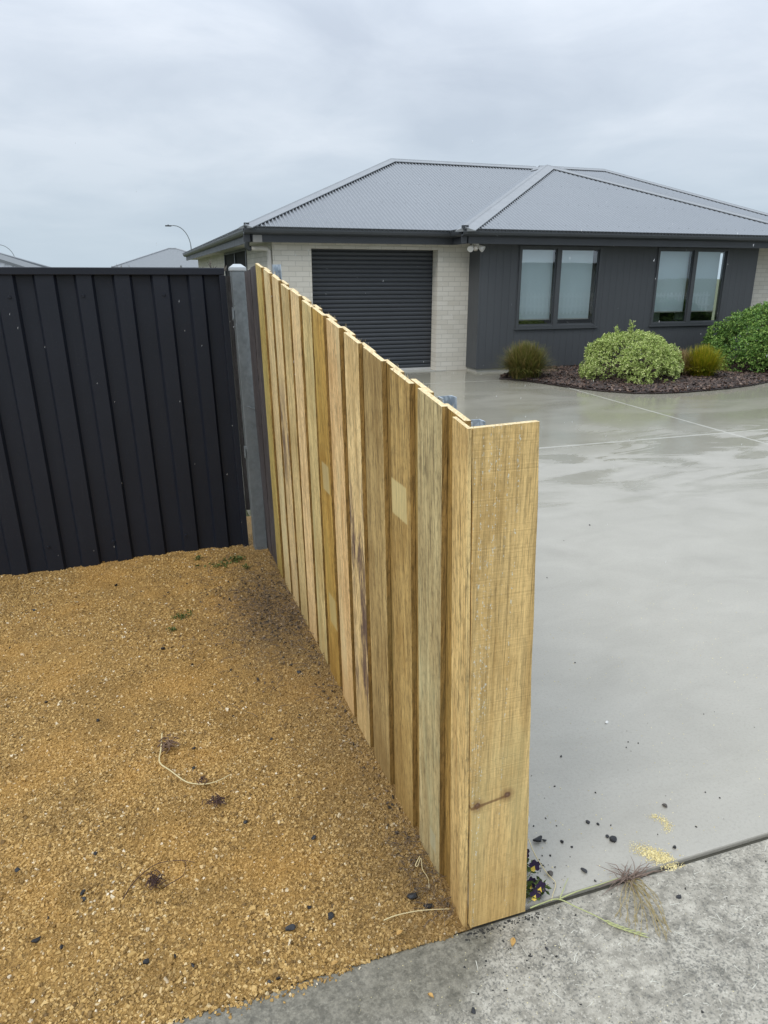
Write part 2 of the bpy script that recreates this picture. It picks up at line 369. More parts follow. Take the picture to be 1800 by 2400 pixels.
# ================================================================== PALING FENCE
def mat_wood(name, pale=(.56, .40, .175), dark=(.22, .125, .035), saw=.25, stain=0.0, stain_z=(0, .9), patch=None, grey=False, knots=None, midf=.55, grain=1.0, blot=.5, specks=0.0, seed=0.0, foot=.5):
    n = NT(name); p = n.map(n.obj, (1, 1, 1), (seed, seed * 1.7, seed * .6)); ox, oy, oz = n.sep(n.obj)
    g1 = n.noise(n.map(p, (38, 38, .9)), 1, 6, .6, .25); g2 = n.noise(n.map(p, (150, 150, 5)), 1, 5, .65); g3 = n.noise(n.map(p, (8, 8, .7)), 1, 4, .55, .5)
    mot = n.noise(n.map(p, (1, 1, .6)), 6, 5, .6)
    g4 = n.noise(n.map(p, (120, 120, 40)), 1, 5, .7)
    mid = tuple(midf * a + (1 - midf) * b_ for a, b_ in zip(pale, dark)); g5 = n.noise(n.map(p, (340, 340, 9)), 1, 3, .6)
    
    col = n.mix(n.step(n.math('ADD', n.math('MULTIPLY', g1, .6), n.math('MULTIPLY', g3, .4)), .40, .60), mid, tuple(min(1, a * 1.10) for a in pale))
    col = n.mix(1.0, col, n.ramp(g2, [(.38, 1 - .52 * grain), (.47, .94), (.64, 1.08)]), 'MULTIPLY')
    col = n.mix(1.0, col, n.ramp(g4, [(.36, 1 - .42 * grain), (.50, .98), (.7, 1.06)]), 'MULTIPLY')
    col = n.mix(1.0, col, n.ramp(g5, [(.36, .68), (.48, .98), (.66, 1.08)]), 'MULTIPLY')
    lin = n.step(n.noise(n.map(p, (70, 70, .55), (4, 0, 0)), 1, 4, .55), .59, .66)
    col = n.mix(n.math('MULTIPLY', lin, .42 * grain), col, tuple(c * .8 for c in dark))
    # wet/dark blotches
    col = n.mix(n.math('MULTIPLY', n.step(mot, .47, .70), blot), col, dark)
    grn = n.step(n.noise(n.map(p, (5, 5, 1.1), (7, 2, 1)), 1, 4, .6, .5), .50, .70)
    col = n.mix(n.math('MULTIPLY', grn, .42), col, tuple(a * b_ for a, b_ in zip(pale, (.80, .98, 1.12))))
    # fine dark pores
    por = n.step(n.noise(n.map(p, (260, 260, 26)), 1, 3, .6), .60, .72)
    col = n.mix(n.math('MULTIPLY', por, .38), col, tuple(c * .5 for c in dark))
    if stain:
        m1 = n.step(n.noise(n.map(p, (9, 9, 1.6), (0, 0, 2.0)), 1, 5, .6, .6), .46, .56)
        m2 = n.step(n.noise(n.map(p, (110, 110, 9)), 1, 4, .7), .40, .52)
        zz = n.math('MULTIPLY', n.step(oz, stain_z[0] - .1, stain_z[0] + .1), n.math('SUBTRACT', 1.0, n.step(oz, stain_z[1] - .12, stain_z[1] + .12)))
        col = n.mix(n.math('MULTIPLY', n.math('MULTIPLY', n.math('MULTIPLY', m1, m2), zz), stain), col, (.075, .045, .05))
    if specks:
        sp = n.step(n.noise(n.map(p, (300, 300, 120)), 1, 2, .6), .60, .66)
        ln = n.step(n.noise(n.map(p, (85, 85, .4)), 1, 2, .5), .56, .62)
        col = n.mix(n.math('MULTIPLY', n.math('MULTIPLY', sp, ln), specks), col, (.66, .68, .58))
    if patch:
        for (y0, y1, z0, z1, pc) in patch:
            wob = n.math('MULTIPLY_ADD', g2, .012, -.006)
            yy = n.math('ADD', oy, wob); zz_ = n.math('ADD', oz, wob)
            k = n.math('MULTIPLY', n.math('MULTIPLY', n.step(yy, y0 - .002, y0 + .002), n.math('SUBTRACT', 1.0, n.step(yy, y1 - .002, y1 + .002))),
                       n.math('MULTIPLY', n.step(zz_, z0 - .003, z0 + .003), n.math('SUBTRACT', 1.0, n.step(zz_, z1 - .003, z1 + .003))))
            col = n.mix(n.math('MULTIPLY', k, .62), col, n.mix(g2, tuple(c * .75 for c in pc), pc))
    if knots:
        for (kx, kz, kr) in knots:
            dx = n.math('SUBTRACT', ox, kx); dz = n.math('MULTIPLY', n.math('SUBTRACT', oz, kz), .9)
            d = n.math('ADD', n.math('SQRT', n.math('ADD', n.math('MULTIPLY', dx, dx), n.math('MULTIPLY', dz, dz))), n.math('MULTIPLY_ADD', g2, .008, -.004))
            col = n.mix(n.math('MULTIPLY', n.math('SUBTRACT', 1.0, n.step(d, kr * .8, kr * 2.6)), .55), col, (.20, .095, .03))
            col = n.mix(n.math('SUBTRACT', 1.0, n.step(d, kr * .55, kr)), col, (.13, .065, .035))
            col = n.mix(n.math('MULTIPLY', n.math('SUBTRACT', 1.0, n.step(d, kr * .2, kr * .55)), .6), col, (.27, .17, .12))
        (x0, z0, _), (x1, z1, _) = knots[0], knots[1]
        sl_ = (z1 - z0) / (x1 - x0)
        d = n.math('ABSOLUTE', n.math('SUBTRACT', n.math('SUBTRACT', oz, n.math('MULTIPLY', n.math('SUBTRACT', ox, x0), sl_)), z0 - .003))
        d = n.math('ADD', d, n.math('MULTIPLY_ADD', mot, .012, -.006))
        k = n.math('MULTIPLY', n.math('SUBTRACT', 1.0, n.step(d, .002, .007)), n.math('SUBTRACT', 1.0, n.step(ox, x1 - .01, x1 + .005)))
        col = n.mix(n.math('MULTIPLY', k, .75), col, (.15, .07, .025))
    sawh = n.noise(n.map(p, (3, 3, 240), rot=(R(4), R(3), 0)), 1, 2, .5)
    if saw > .4:
        sl2 = n.step(n.noise(n.map(p, (5, 5, 260), rot=(R(2), R(1), 0)), 1, 3, .65), .47, .60)
        sl3 = n.step(n.noise(n.map(p, (4, 4, 1.2)), 1, 3), .44, .62)
        col = n.mix(n.math('MULTIPLY', n.math('MULTIPLY', sl2, sl3), .10), col, tuple(c * .7 for c in dark))
    # damp rising from the ground
    col = n.mix(n.math('MULTIPLY', n.math('SUBTRACT', 1.0, n.step(n.math('ADD', oz, n.math('MULTIPLY', n.math('SUBTRACT', mot, .5), .25)), .04, .34)), foot), col, dark)
    if grey:
        pass
    n.set(Base_Color=col, Roughness=n.math('MULTIPLY_ADD', mot, -.3, .72)); n.b.inputs['Specular IOR Level'].default_value = .4
    n.bump(n.math('ADD', n.math('MULTIPLY', n.math('ADD', g2, g1), .6), n.math('MULTIPLY', sawh, saw)), .5, .0022)
    return n.m
def mat_cut():
    n = NT('fresh_sawn_end'); g = n.noise(n.obj, 160, 4, .7)
    n.set(Base_Color=n.ramp(g, [(.3, (.46, .33, .15)), (.55, (.72, .58, .34)), (.8, (.86, .74, .5))]), Roughness=.85)
    n.bump(g, .8, .003); return n.m
CUT = mat_cut()
def mat_steel(name, c0, c1, amt):
    n = NT(name); v = n.voro(n.map(n.pos, (1, 1, .7)), 90, 'Color'); q = n.noise(n.pos, 14, 5, .6)
    sx = n.sep(v)[0]
    n.set(Base_Color=n.ramp(n.math('MULTIPLY_ADD', sx, amt, n.math('MULTIPLY', q, 1 - amt)), [(.3, c0), (.7, c1)]), Metallic=.45, Roughness=n.math('MULTIPLY_ADD', sx, .2, .36))
    return n.m
STEEL = mat_steel('dull_galvanised_steel', (.15, .17, .178), (.215, .24, .25), .15)
ZINC = mat_steel('spangled_galvanised_steel', (.30, .36, .42), (.50, .57, .63), .5)

FY = 1.353                       # fence runs along +Y from here
fence = thing('paling_fence', 'yellow pine paling fence with a raked top stepping down to the footpath', 'fence', (.70, FY, 0))
LEANX = .0385
def lx(x, z): return .70 + x - LEANX * z
TL = [1.433, 1.641, 1.845, 2.085, 2.289, 2.507, 2.709, 2.879, 3.084, 3.282, 3.485, 3.693, 3.922]   # upper far edges of the front palings
TR = [1.353, 1.492, 1.698, 1.915, 2.135, 2.350, 2.555, 2.735, 2.935, 3.130, 3.335, 3.545, 3.765]
BR = [1.374, 1.551, 1.770, 1.992, 2.226, 2.440, 2.655, 2.872, 3.075, 3.270, 3.484, 3.700, 3.945]
BL = [1.468, 1.713, 1.935, 2.176, 2.395, 2.610, 2.825, 3.030, 3.235, 3.430, 3.645, 3.862, 4.105]
def ztop(y): return 1.398 + (y - 1.353) * (1.773 - 1.398) / (3.922 - 1.353)
def splinters(b, y0, y1, x0, x1, n):
    for _ in range(n):
        y = random.uniform(y0, y1); x = random.choice([x0, x1, x1]) + random.uniform(-.002, .002); z = ztop(y) - .002
        l = random.uniform(.004, .013); w = random.uniform(.0006, .0016); a = random.uniform(-.8, .8)
        X = lx(x, z)
        b.add([(X - w, y - w, z), (X + w, y + w, z), (X + random.uniform(-1, 1) * l * .6, y + a * l, z + l)], [(0, 1, 2)], 1)
def paling(name, yb0, yb1, yt0, yt1, x0, x1, mat, zb=-.03, spl=10, zoff=0, wav=.0015, nz=14):
    """board with slightly wandering edges: near edge yb0->yt0, far edge yb1->yt1, front face x0, back face x1"""
    b = MB(); rows = []
    ph = random.uniform(0, 6)
    for i in range(nz + 1):
        t = i / nz
        r = []
        for (yb, yt, sg) in ((yb0, yt0, 1), (yb1, yt1, -1)):
            zt = ztop(yt) + zoff; z = zb + (zt - zb) * t
            y = yb + (yt - yb) * t + wav * math.sin(ph + sg * 1.3 + 5.3 * t) * (1 if i < nz else .3)
            r.append((y, z))
        (ya, za), (yc, zc) = r
        c = .0012
        rows.append([(lx(x0, za), ya + c, za), (lx(x0, zc), yc - c, zc), (lx(x0 + c, zc), yc, zc), (lx(x1, zc), yc, zc), (lx(x1, za), ya, za), (lx(x0 + c, za), ya, za)])
    k = 6
    vs = [p for r in rows for p in r]; fs = []
    for i in range(nz):
        for j in range(k):
            q = (j + 1) % k; fs.append((i * k + j, (i + 1) * k + j, (i + 1) * k + q, i * k + q))
    b.add(vs, fs, 0)
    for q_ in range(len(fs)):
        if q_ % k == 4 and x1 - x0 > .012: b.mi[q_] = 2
    b.add(rows[0], [tuple(range(k))], 0)
    b.add(rows[-1], [tuple(reversed(range(k)))], 1)
    if spl: splinters(b, yt0, yt1, x0, x1, spl)
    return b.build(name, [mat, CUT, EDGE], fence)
EDGE = mat_wood('stained_shaded_edge', pale=(.36, .225, .07), dark=(.17, .10, .026), blot=.4, seed=80, foot=.3)  # dark tone combines edge stain with the shade of the recess between boards
pine = [dict(pale=(0.742, 0.539, 0.230), dark=(.36, .20, .06), blot=.2, seed=1.1, foot=.3),                                   # corner
        dict(pale=(0.583, 0.484, 0.252), dark=(.28, .185, .075), blot=.3, seed=2.3, foot=.2),
        dict(pale=(0.530, 0.369, 0.140), dark=(.25, .14, .035), blot=.45, seed=3.7),
        dict(pale=(0.509, 0.369, 0.157), dark=(.21, .125, .04), blot=.45, seed=4.2),
        dict(pale=(0.827, 0.627, 0.308), dark=(.44, .28, .10), blot=.34, stain=.9, stain_z=(.15, 1.05), seed=5.9),
        dict(pale=(0.848, 0.605, 0.297), dark=(.46, .26, .09), blot=.38, seed=6.4),
        dict(pale=(0.572, 0.369, 0.095), dark=(.27, .14, .025), blot=.45, seed=7.8),
        dict(pale=(0.721, 0.572, 0.263), dark=(.38, .25, .085), blot=.4, seed=8.1),
        dict(pale=(0.869, 0.649, 0.336), dark=(.50, .31, .125), blot=.32, seed=9.6),
        dict(pale=(0.742, 0.583, 0.286), dark=(.38, .26, .095), blot=.42, seed=10.2),
        dict(pale=(0.827, 0.643, 0.336), dark=(.44, .29, .125), blot=.2, stain=.8, stain_z=(.2, 1.2), seed=11.7),
        dict(pale=(0.806, 0.632, 0.330), dark=(.42, .28, .105), blot=.38, seed=12.3),
        dict(pale=(0.551, 0.424, 0.140), dark=(.28, .185, .045), blot=.45, seed=13.9)]
PALE = (.74, .64, .32)
for i in range(13):
    kw = dict(pine[i])
    if i == 2: kw['patch'] = [(-.075, .045, 1.085, 1.19, PALE)]
    if i == 6: kw['patch'] = [(-.075, .03, .92, 1.035, (.60, .52, .27)), (-.05, .06, .31, .45, (.56, .47, .22))]
    if i == 1: kw['patch'] = [(-.03, .015, .10, .165, (.50, .49, .33))]
    paling('paling', BR[i], BL[i], TR[i], TL[i], 0, .015 if i else .010, mat_wood('pine_%d' % i, **kw), zb=-.03 if i else -.03, spl=11, zoff=random.uniform(-.004, .004) if i else 0)
# palings of the back layer, seen through the gaps; their colour is wet brown plus gap shade
for i in range(12):
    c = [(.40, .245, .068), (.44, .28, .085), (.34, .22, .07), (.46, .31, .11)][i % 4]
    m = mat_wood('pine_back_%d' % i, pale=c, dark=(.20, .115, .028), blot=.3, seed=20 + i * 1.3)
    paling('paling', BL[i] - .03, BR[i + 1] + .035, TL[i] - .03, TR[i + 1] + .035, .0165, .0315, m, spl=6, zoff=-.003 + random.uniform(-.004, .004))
# two old weathered palings at the far end
OLD = mat_wood('weathered_paling', pale=(.105, .092, .088), dark=(.032, .027, .027), blot=.5, seed=40, grain=1.3, foot=0)
OLD2 = mat_wood('weathered_paling_dark', pale=(.085, .07, .068), dark=(.025, .021, .022), blot=.5, seed=43, grain=1.3, foot=0)
for (a, c, d, e, m, x0) in ((4.115, 4.30, 3.93, 4.125, OLD, .003), (4.305, 4.53, 4.13, 4.335, OLD2, .0)):
    b = MB(); zb = -.02
    zt = 1.765 if a < 4.2 else 1.745
    zt2 = zt - .012
    p = [(lx(x0, zb), a, zb), (lx(x0 + .016, zb), a, zb), (lx(x0 + .016, zb), c, zb), (lx(x0, zb), c, zb),
         (lx(x0, zt), d, zt), (lx(x0 + .016, zt), d, zt), (lx(x0 + .016, zt2), e, zt2), (lx(x0, zt2), e, zt2)]
    b.hexa(p); tag(b.build('paling', m, fence, bevel=.0015), 'grey weathered paling')
# end board facing the footpath
ENDM = mat_wood('pine_end_board', pale=(.70, .49, .20), dark=(.40, .235, .065), saw=.9, blot=.42, specks=.85, seed=51, grain=.55, midf=.72, knots=((-.055, .405, .011), (.030, .418, .011)), foot=.25)
b = MB(); rows = []
nz = 24
for i in range(nz + 1):
    t = i / nz; z0 = .006 + (1.397 - .006) * t; z1 = .006 + (1.402 - .006) * t
    w = .0014 * math.sin(9 * t) + .0008 * math.sin(31 * t)
    xa, xb = lx(.0125, z0) + w * .8, .8815 - (.8815 - .8205) * t + w
    yo = FY + .004
    rows.append([(xa, yo, z0), (xb, yo, z1), (xb, yo + .017, z1), (xa, yo + .017, z0)])
vs = [p for r in rows for p in r]; fs = []
for i in range(nz):
    for j in range(4):
        q = (j + 1) % 4; fs.append((i * 4 + j, i * 4 + q, (i + 1) * 4 + q, (i + 1) * 4 + j))
b.add(vs, fs, 0); b.add(rows[0], [(3, 2, 1, 0)], 0); b.add(rows[-1], [(0, 1, 2, 3)], 1)
for _ in range(14):
    t = random.random(); X0 = .652 + t * .165; l = random.uniform(.003, .007)
    b.add([(X0, FY + .005, 1.398 + t * .005), (X0 + .002, FY + .005, 1.398 + t * .005), (X0 + random.uniform(-l, l), FY + .003, 1.398 + l)], [(0, 1, 2)], 1)
tag(b.build('end_board', [ENDM, CUT], fence, bevel=.0012), 'wide knotty board closing the end')
# rails and galvanised channel posts on the driveway side
RAILM = mat_wood('pine_rail', pale=(.48, .35, .14), dark=(.24, .15, .05), seed=60)
for z in (.25, .72, 1.18):
    b = MB(); b.hexa([(lx(.033, z), 1.40, z), (lx(.070, z), 1.40, z), (lx(.070, z), 4.3, z + .02), (lx(.033, z), 4.3, z + .02),
                      (lx(.033, z + .07), 1.39, z + .07), (lx(.070, z + .07), 1.39, z + .07), (lx(.070, z + .07), 4.25, z + .09), (lx(.033, z + .07), 4.25, z + .09)])
    b.build('rail', RAILM, fence)
def channel(x, y, ht, w=.05, d=.05, t=.003, open_near=True):
    b = MB()
    b.box((x, y, -.05), (x + w, y + t, ht)); b.box((x + w - t, y - d, -.05), (x + w, y, ht)); b.box((x, y - d, -.05), (x + t, y, ht))
    o = b.build('steel_post', ZINC, fence); o.rotation_euler = (0, -math.atan(LEANX * .8), 0); return o
channel(.753, 1.66, 1.418, .038, .03); channel(.765, 1.52, 1.382, .036, .03); channel(.785, 3.98, 1.768, .04, .04)

# ================================================================== GALVANISED END POST + BLACK METAL FENCE
gp = thing('fence_post', 'square galvanised steel post with a pyramid cap beside the dark weathered paling', 'post', (.655, 4.46, 0))
b = MB(); k = .045 / 1.75
def gx_(x, z): return x - .0245 * z
def sq(cx, cy, h, z): return [(gx_(cx - h, z), cy - h - .012 * z * .0, z), (gx_(cx + h, z), cy - h, z), (gx_(cx + h, z), cy + h, z), (gx_(cx - h, z), cy + h, z)]
pc = (.657, 4.475)
b.hexa(sq(*pc, .041, -.05) + sq(*pc, .041, 1.738)); b.build('shaft', STEEL, gp, bevel=.004)
CAPM = plain('weathered_zinc_cap', (.42, .45, .46), .5, .3)
b = MB(); b.hexa(sq(*pc, .046, 1.7385) + sq(*pc, .046, 1.757)); b.hexa(sq(*pc, .046, 1.7575) + sq(*pc, .020, 1.777)); b.build('cap', CAPM, gp, bevel=.003)
for z in (1.46, .62):
    b = MB(); b.box((gx_(.602, z), 4.44, z), (gx_(.6145, z), 4.468, z + .075)); b.tube([(gx_(.606, z), 4.439, z + .01), (gx_(.606, z), 4.439, z + .06)], .006, 8); b.build('hinge_bracket', STEEL, gp)
b = MB(); b.tube([(gx_(.64, .93), 4.434, .95), (gx_(.665, .93), 4.425, .938), (.70, 4.415, .93)], .0022, 6); b.build('wire_tie', STEEL, gp)

def mat_blackfence():
    n = NT('black_powder_coat'); p = n.pos; d = n.noise(p, 2.5, 5, .6); s = n.noise(n.map(p, (60, 60, 3)), 1, 3, .6)
    col = n.mix(d, (.0042, .0062, .0120), (.0075, .0105, .0190)); col = n.mix(n.math('MULTIPLY', n.step(s, .6, .8), .25), col, (.03, .032, .034))
    dr = n.step(n.noise(p, 320, 2, .5), .70, .74)
    col = n.mix(n.math('MULTIPLY', dr, .5), col, (.10, .11, .12))
    n.set(Base_Color=col, Roughness=n.math('MULTIPLY_ADD', d, .2, .42)); n.b.inputs['Specular IOR Level'].default_value = .42; n.bump(n.noise(p, 6, 3), .05, .01); return n.m
BLK = mat_blackfence()
bf = thing('metal_fence', 'black corrugated sheet metal fence panel with a flat capping rail', 'fence', (-1.6, 4.53, 0))
YB = 4.53
edges = [.556 - .0 ]
ctr = [-.566, -.469, -.36, -.2585, -.165, -.0575, .0375, .15, .2465, .353, .441]
while ctr[0] > -3.6: ctr.insert(0, ctr[0] - .1015)
prof = []; lvl = 1; xs_ = [-3.75]
prof.append((-3.75, 0.0))
for i, c in enumerate(ctr):
    prev = prof[-1][1]; new = .024 - prev
    prof += [(c - .006, prev), (c + .008, new)]
prof.append((.548, prof[-1][1]))
b = MB(); vs = []
for (x, d) in prof:
    for z in (-.04, 1.735): vs.append((gx_(x + .02, z) , YB + d, z))
fs = [(2 * i, 2 * i + 2, 2 * i + 3, 2 * i + 1) for i in range(len(prof) - 1)]
kk = len(vs); vs += [(x, y + .0012, z) for x, y, z in vs]; fs += [tuple(kk + j for j in reversed(f_)) for f_ in fs]
b.add(vs, fs); b.build('corrugated_panel', BLK, bf)
b = MB(); z0, z1 = 1.7155, 1.756
b.hexa([(gx_(-3.75, 0), YB - .012, z0), (gx_(.586, z0), YB - .012, z0), (gx_(.586, z0), YB + .05, z0), (-3.8, YB + .05, z0),
        (-3.8, YB - .012, z1), (gx_(.586, z1), YB - .012, z1), (gx_(.586, z1), YB + .05, z1), (-3.8, YB + .05, z1)])
b.build('capping_rail', BLK, bf, bevel=.004)
b = MB(); b.hexa([(.553, YB - .010, -.02), (.588, YB - .010, -.02), (.588, YB + .03, -.02), (.553, YB + .04, -.02),
                  (gx_(.553, 1.715), YB - .010, 1.715), (gx_(.588, 1.715), YB - .010, 1.715), (gx_(.588, 1.715), YB + .03, 1.715), (gx_(.553, 1.715), YB + .04, 1.715)])
b.build('end_stile', BLK, bf, bevel=.003)
for (x, z) in ((-.621, 1.6), (-.246, 1.605), (.19, 1.608), (-.62, .14), (-.25, .13), (.19, .12)):
    b = MB(); b.tube([(x, YB - .006, z), (x, YB + .003, z)], [.0075, .0105], 10); b.build('screw', BLK, bf, smooth=False)
# heaped gravel and a timber strip at the foot of the sheet fence
b = MB(); b.hexa([(.590, YB + .035, .24), (.640, YB + .035, .24), (.640, YB + .055, .24), (.590, YB + .055, .24),
                  (.552, YB + .035, 1.71), (.60, YB + .035, 1.71), (.60, YB + .055, 1.71), (.552, YB + .055, 1.71)])
tag(b.build('timber_strip', mat_wood('strip_wood', pale=(.13, .115, .105), dark=(.05, .043, .04), seed=70)), 'thin grey timber strip in the gap between black sheet fence and steel post', 'timber strip')

# ================================================================== HOUSE
m_ = .43
EZ = 2.5
def mat_brick(axis):
    n = NT('cream_brick_' + axis); x, y, z = n.sep(n.pos); cb = n.t.nodes.new('ShaderNodeCombineXYZ')
    n.L(x if axis == 'x' else y, cb.inputs[0]); n.L(z, cb.inputs[1])
    q = n.t.nodes.new('ShaderNodeTexBrick'); n.L(cb.outputs[0], q.inputs[0])
    q.inputs['Color1'].default_value = (.50, .475, .41, 1); q.inputs['Color2'].default_value = (.57, .545, .48, 1); q.inputs['Mortar'].default_value = (.40, .385, .34, 1)
    q.inputs['Scale'].default_value = 1.0; q.inputs['Brick Width'].default_value = .24; q.inputs['Row Height'].default_value = .086
    q.inputs['Mortar Size'].default_value = .005; q.inputs['Mortar Smooth'].default_value = .2; q.inputs['Bias'].default_value = 0
    f = n.noise(n.pos, 3, 6, .6); col = n.mix(n.math('MULTIPLY', n.step(f, .45, .75), .22), q.outputs[0], (.40, .37, .30))
    n.set(Base_Color=col, Roughness=.85)
    n.bump(n.math('ADD', n.math('MULTIPLY', q.outputs[1], -1.0), n.math('MULTIPLY', n.noise(n.pos, 70, 4), .3)), .5, .006); return n.m
BRX, BRY = mat_brick('x'), mat_brick('y')
def mat_roof():
    n = NT('painted_roof_steel'); f = n.noise(n.pos, .8, 5, .6); g = n.noise(n.pos, 9, 5, .6)
    col = n.mix(f, (.175, .190, .204), (.202, .217, .231)); col = n.mix(n.math('MULTIPLY', n.step(g, .5, .8), .2), col, (.17, .185, .20))
    n.set(Base_Color=col, Roughness=n.math('MULTIPLY_ADD', g, .12, .26), Metallic=.55); n.b.inputs['Specular IOR Level'].default_value = .8; return n.m
ROOF = mat_roof()
GUT = plain('charcoal_gutter', (.048, .054, .060), .42, var=.15, scale=2)
FAS = plain('charcoal_fascia', (.030, .034, .039), .5, var=.15, scale=2)
SOF = plain('soffit_white', (.52, .50, .46), .8, var=.05)
def mat_clad():
    n = NT('charcoal_cladding'); x, y, z = n.sep(n.pos)
    w = n.math('FRACT', n.math('DIVIDE', n.math('ADD', x, y), .145)); gr = n.math('SUBTRACT', 1.0, n.step(n.math('ABSOLUTE', n.math('SUBTRACT', w, .5)), .015, .05))
    f = n.noise(n.map(n.pos, (1, 1, .4)), 1.6, 6, .6)
    col = n.mix(f, (.044, .048, .053), (.060, .066, .072)); col = n.mix(n.math('MULTIPLY', gr, .30), col, (.022, .024, .027))
    n.set(Base_Color=col, Roughness=.55); n.bump(n.math('MULTIPLY', gr, -1.0), .6, .006); return n.m
CLAD = mat_clad()
WINF = plain('charcoal_window_frame', (.050, .055, .060), .4)
def mat_glass():
    n = NT('window_glass'); tr = n.t.nodes.new('ShaderNodeBsdfTransparent'); gl = n.t.nodes.new('ShaderNodeBsdfGlossy'); mx = n.t.nodes.new('ShaderNodeMixShader')
    tr.inputs[0].default_value = (.88, .93, .93, 1); gl.inputs['Roughness'].default_value = .015; gl.inputs[0].default_value = (.9, .95, .97, 1)
    fr = n.t.nodes.new('ShaderNodeFresnel'); fr.inputs[0].default_value = 1.6
    n.put(mx.inputs[0], n.math('MULTIPLY_ADD', fr.outputs[0], .8, .08))
    n.L(tr.outputs[0], mx.inputs[1]); n.L(gl.outputs[0], mx.inputs[2])
    bm = n.t.nodes.new('ShaderNodeBump'); bm.inputs['Strength'].default_value = .04; bm.inputs['Distance'].default_value = .02
    n.L(n.noise(n.pos, 1.1, 2), bm.inputs['Height']); n.L(bm.outputs[0], gl.inputs['Normal'])
    n.L(mx.outputs[0], n.out.inputs[0]); return n.m
GLASS = mat_glass()
BLIND = plain('roller_blind', (.70, .78, .81), .8, var=.06, scale=1.5)
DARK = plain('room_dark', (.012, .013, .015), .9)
PVC = plain('cream_pvc', (.50, .48, .43), .5, var=.05)
CONC = plain('plinth_concrete', (.33, .33, .30), .8, bump=.4, scale=8)
house = thing('house', 'charcoal and cream brick bungalow with grey hipped corrugated roof and roller garage door', 'house', (7.4, 12.4, 0))

# walls
def wall(name, a, c, mat): b = MB(); b.box(a, c); return b.build(name, mat, house)
GX0, GX1, GZ = 3.045, 5.415, 2.185
wall('brick_wall', (2.37, 12.85, -.02), (GX0, 13.10, 2.33), BRX)
wall('brick_wall', (GX1, 12.85, -.02), (6.30, 13.10, 2.33), BRX)
wall('brick_wall', (GX0, 12.852, GZ), (GX1, 13.10, 2.33), BRX)
wall('brick_wall', (2.37, 13.102, -.02), (2.61, 15.75, 2.33), BRY)
wall('brick_wall', (2.37, 19.45, -.02), (2.61, 27, 2.33), BRY)
wall('brick_wall', (12.42, 12.70, -.02), (18.5, 12.95, 2.33), BRX)
wall('brick_wall', (2.37, 15.752, -.02), (2.61, 19.448, .9), BRY)
# cladding box standing proud of the brick
b = MB()
W1 = (6.835, 8.600, .795, 2.262); W2 = (9.885, 11.625, .79, 2.268)
CX0, CX1, CY0, CY1, CZ0, CZ1 = 6.045, 12.39, 12.40, 12.56, .062, 2.33
for (x0, x1, z0, z1) in ((CX0, W1[0], CZ0, CZ1), (W1[1], W2[0], CZ0, CZ1), (W2[1], CX1, CZ0, CZ1), (W1[0], W1[1], CZ0, W1[2]), (W2[0], W2[1], CZ0, W2[2]), (W1[0], W1[1], W1[3], CZ1), (W2[0], W2[1], W2[3], CZ1)):
    b.box((x0, CY0, z0), (x1, CY1, z1))
b.box((CX0, CY1, CZ0), (CX0 + .12, 12.848, CZ1)); b.box((CX1 - .12, CY1, CZ0), (CX1, 12.698, CZ1))
b.build('cladding_wall', CLAD, house)
b = MB(); b.box((CX0 + .03, CY0 + .03, -.05), (CX1 - .03, 12.845, CZ0 - .002)); b.build('plinth', CONC, house)
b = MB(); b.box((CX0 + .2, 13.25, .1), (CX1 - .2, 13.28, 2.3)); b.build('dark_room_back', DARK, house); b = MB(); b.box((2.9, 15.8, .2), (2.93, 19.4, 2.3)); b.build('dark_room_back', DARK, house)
# windows
def window(x0, x1, z0, z1, xm, blind_z, y):
    fr = MB(); t = .048; yo, yi = y - .022, y + .075
    fr.box((x0, yo, z0), (x0 + t, yi, z1)); fr.box((x1 - t, yo, z0), (x1, yi, z1)); fr.box((x0 + t, yo + .002, z1 - t), (x1 - t, yi, z1)); fr.box((x0 + t, yo + .002, z0), (x1 - t, yi, z0 + t))
    fr.box((xm - .045, yo + .001, z0 + t), (xm + .045, yi, z1 - t))
    fr.box((x0 - .03, yo - .015, z0 - .03), (x1 + .03, yo + .07, z0 - .001))
    f = fr.build('window', WINF, house, bevel=.003)
    for (a, c) in ((x0 + t, xm - .045), (xm + .045, x1 - t)):
        s_ = MB(); q = .022
        s_.box((a, y + .008, z0 + t), (a + q, y + .038, z1 - t)); s_.box((c - q, y + .008, z0 + t), (c, y + .038, z1 - t)); s_.box((a + q, y + .009, z0 + t), (c - q, y + .038, z0 + t + q)); s_.box((a + q, y + .009, z1 - t - q), (c - q, y + .038, z1 - t))
        s_.build('sash', WINF, f)
        g = MB(); g.add([(a + q, y + .022, z0 + t + q), (c - q, y + .022, z0 + t + q), (c - q, y + .022, z1 - t - q), (a + q, y + .022, z1 - t - q)], [(0, 1, 2, 3)]); g.build('pane', GLASS, f)
        bl = MB(); bl.box((a + .012, y + .11, blind_z), (c - .012 - (.05 if a > xm else 0), y + .113, z1 + .02)); bl.box((a + .012, y + .100, blind_z - .022), (c - .012 - (.05 if a > xm else 0), y + .122, blind_z), 1)
        bl.build('blind', [BLIND, SOF], f)
    return f
window(*W1, 7.675, .955, CY0)
window(*W2, 10.80, 1.055, CY0)
PFU = plain('pale_furniture', (.30, .33, .31), .7)
for q0, q1 in (((10.05, 12.9, .80), (10.5, 13.0, 1.02)), ((10.92, 12.95, .85), (11.3, 12.97, 1.03))):   # pale furniture just behind the second window
    b = MB(); b.box(q0, q1); b.build('chair_back', PFU, house)
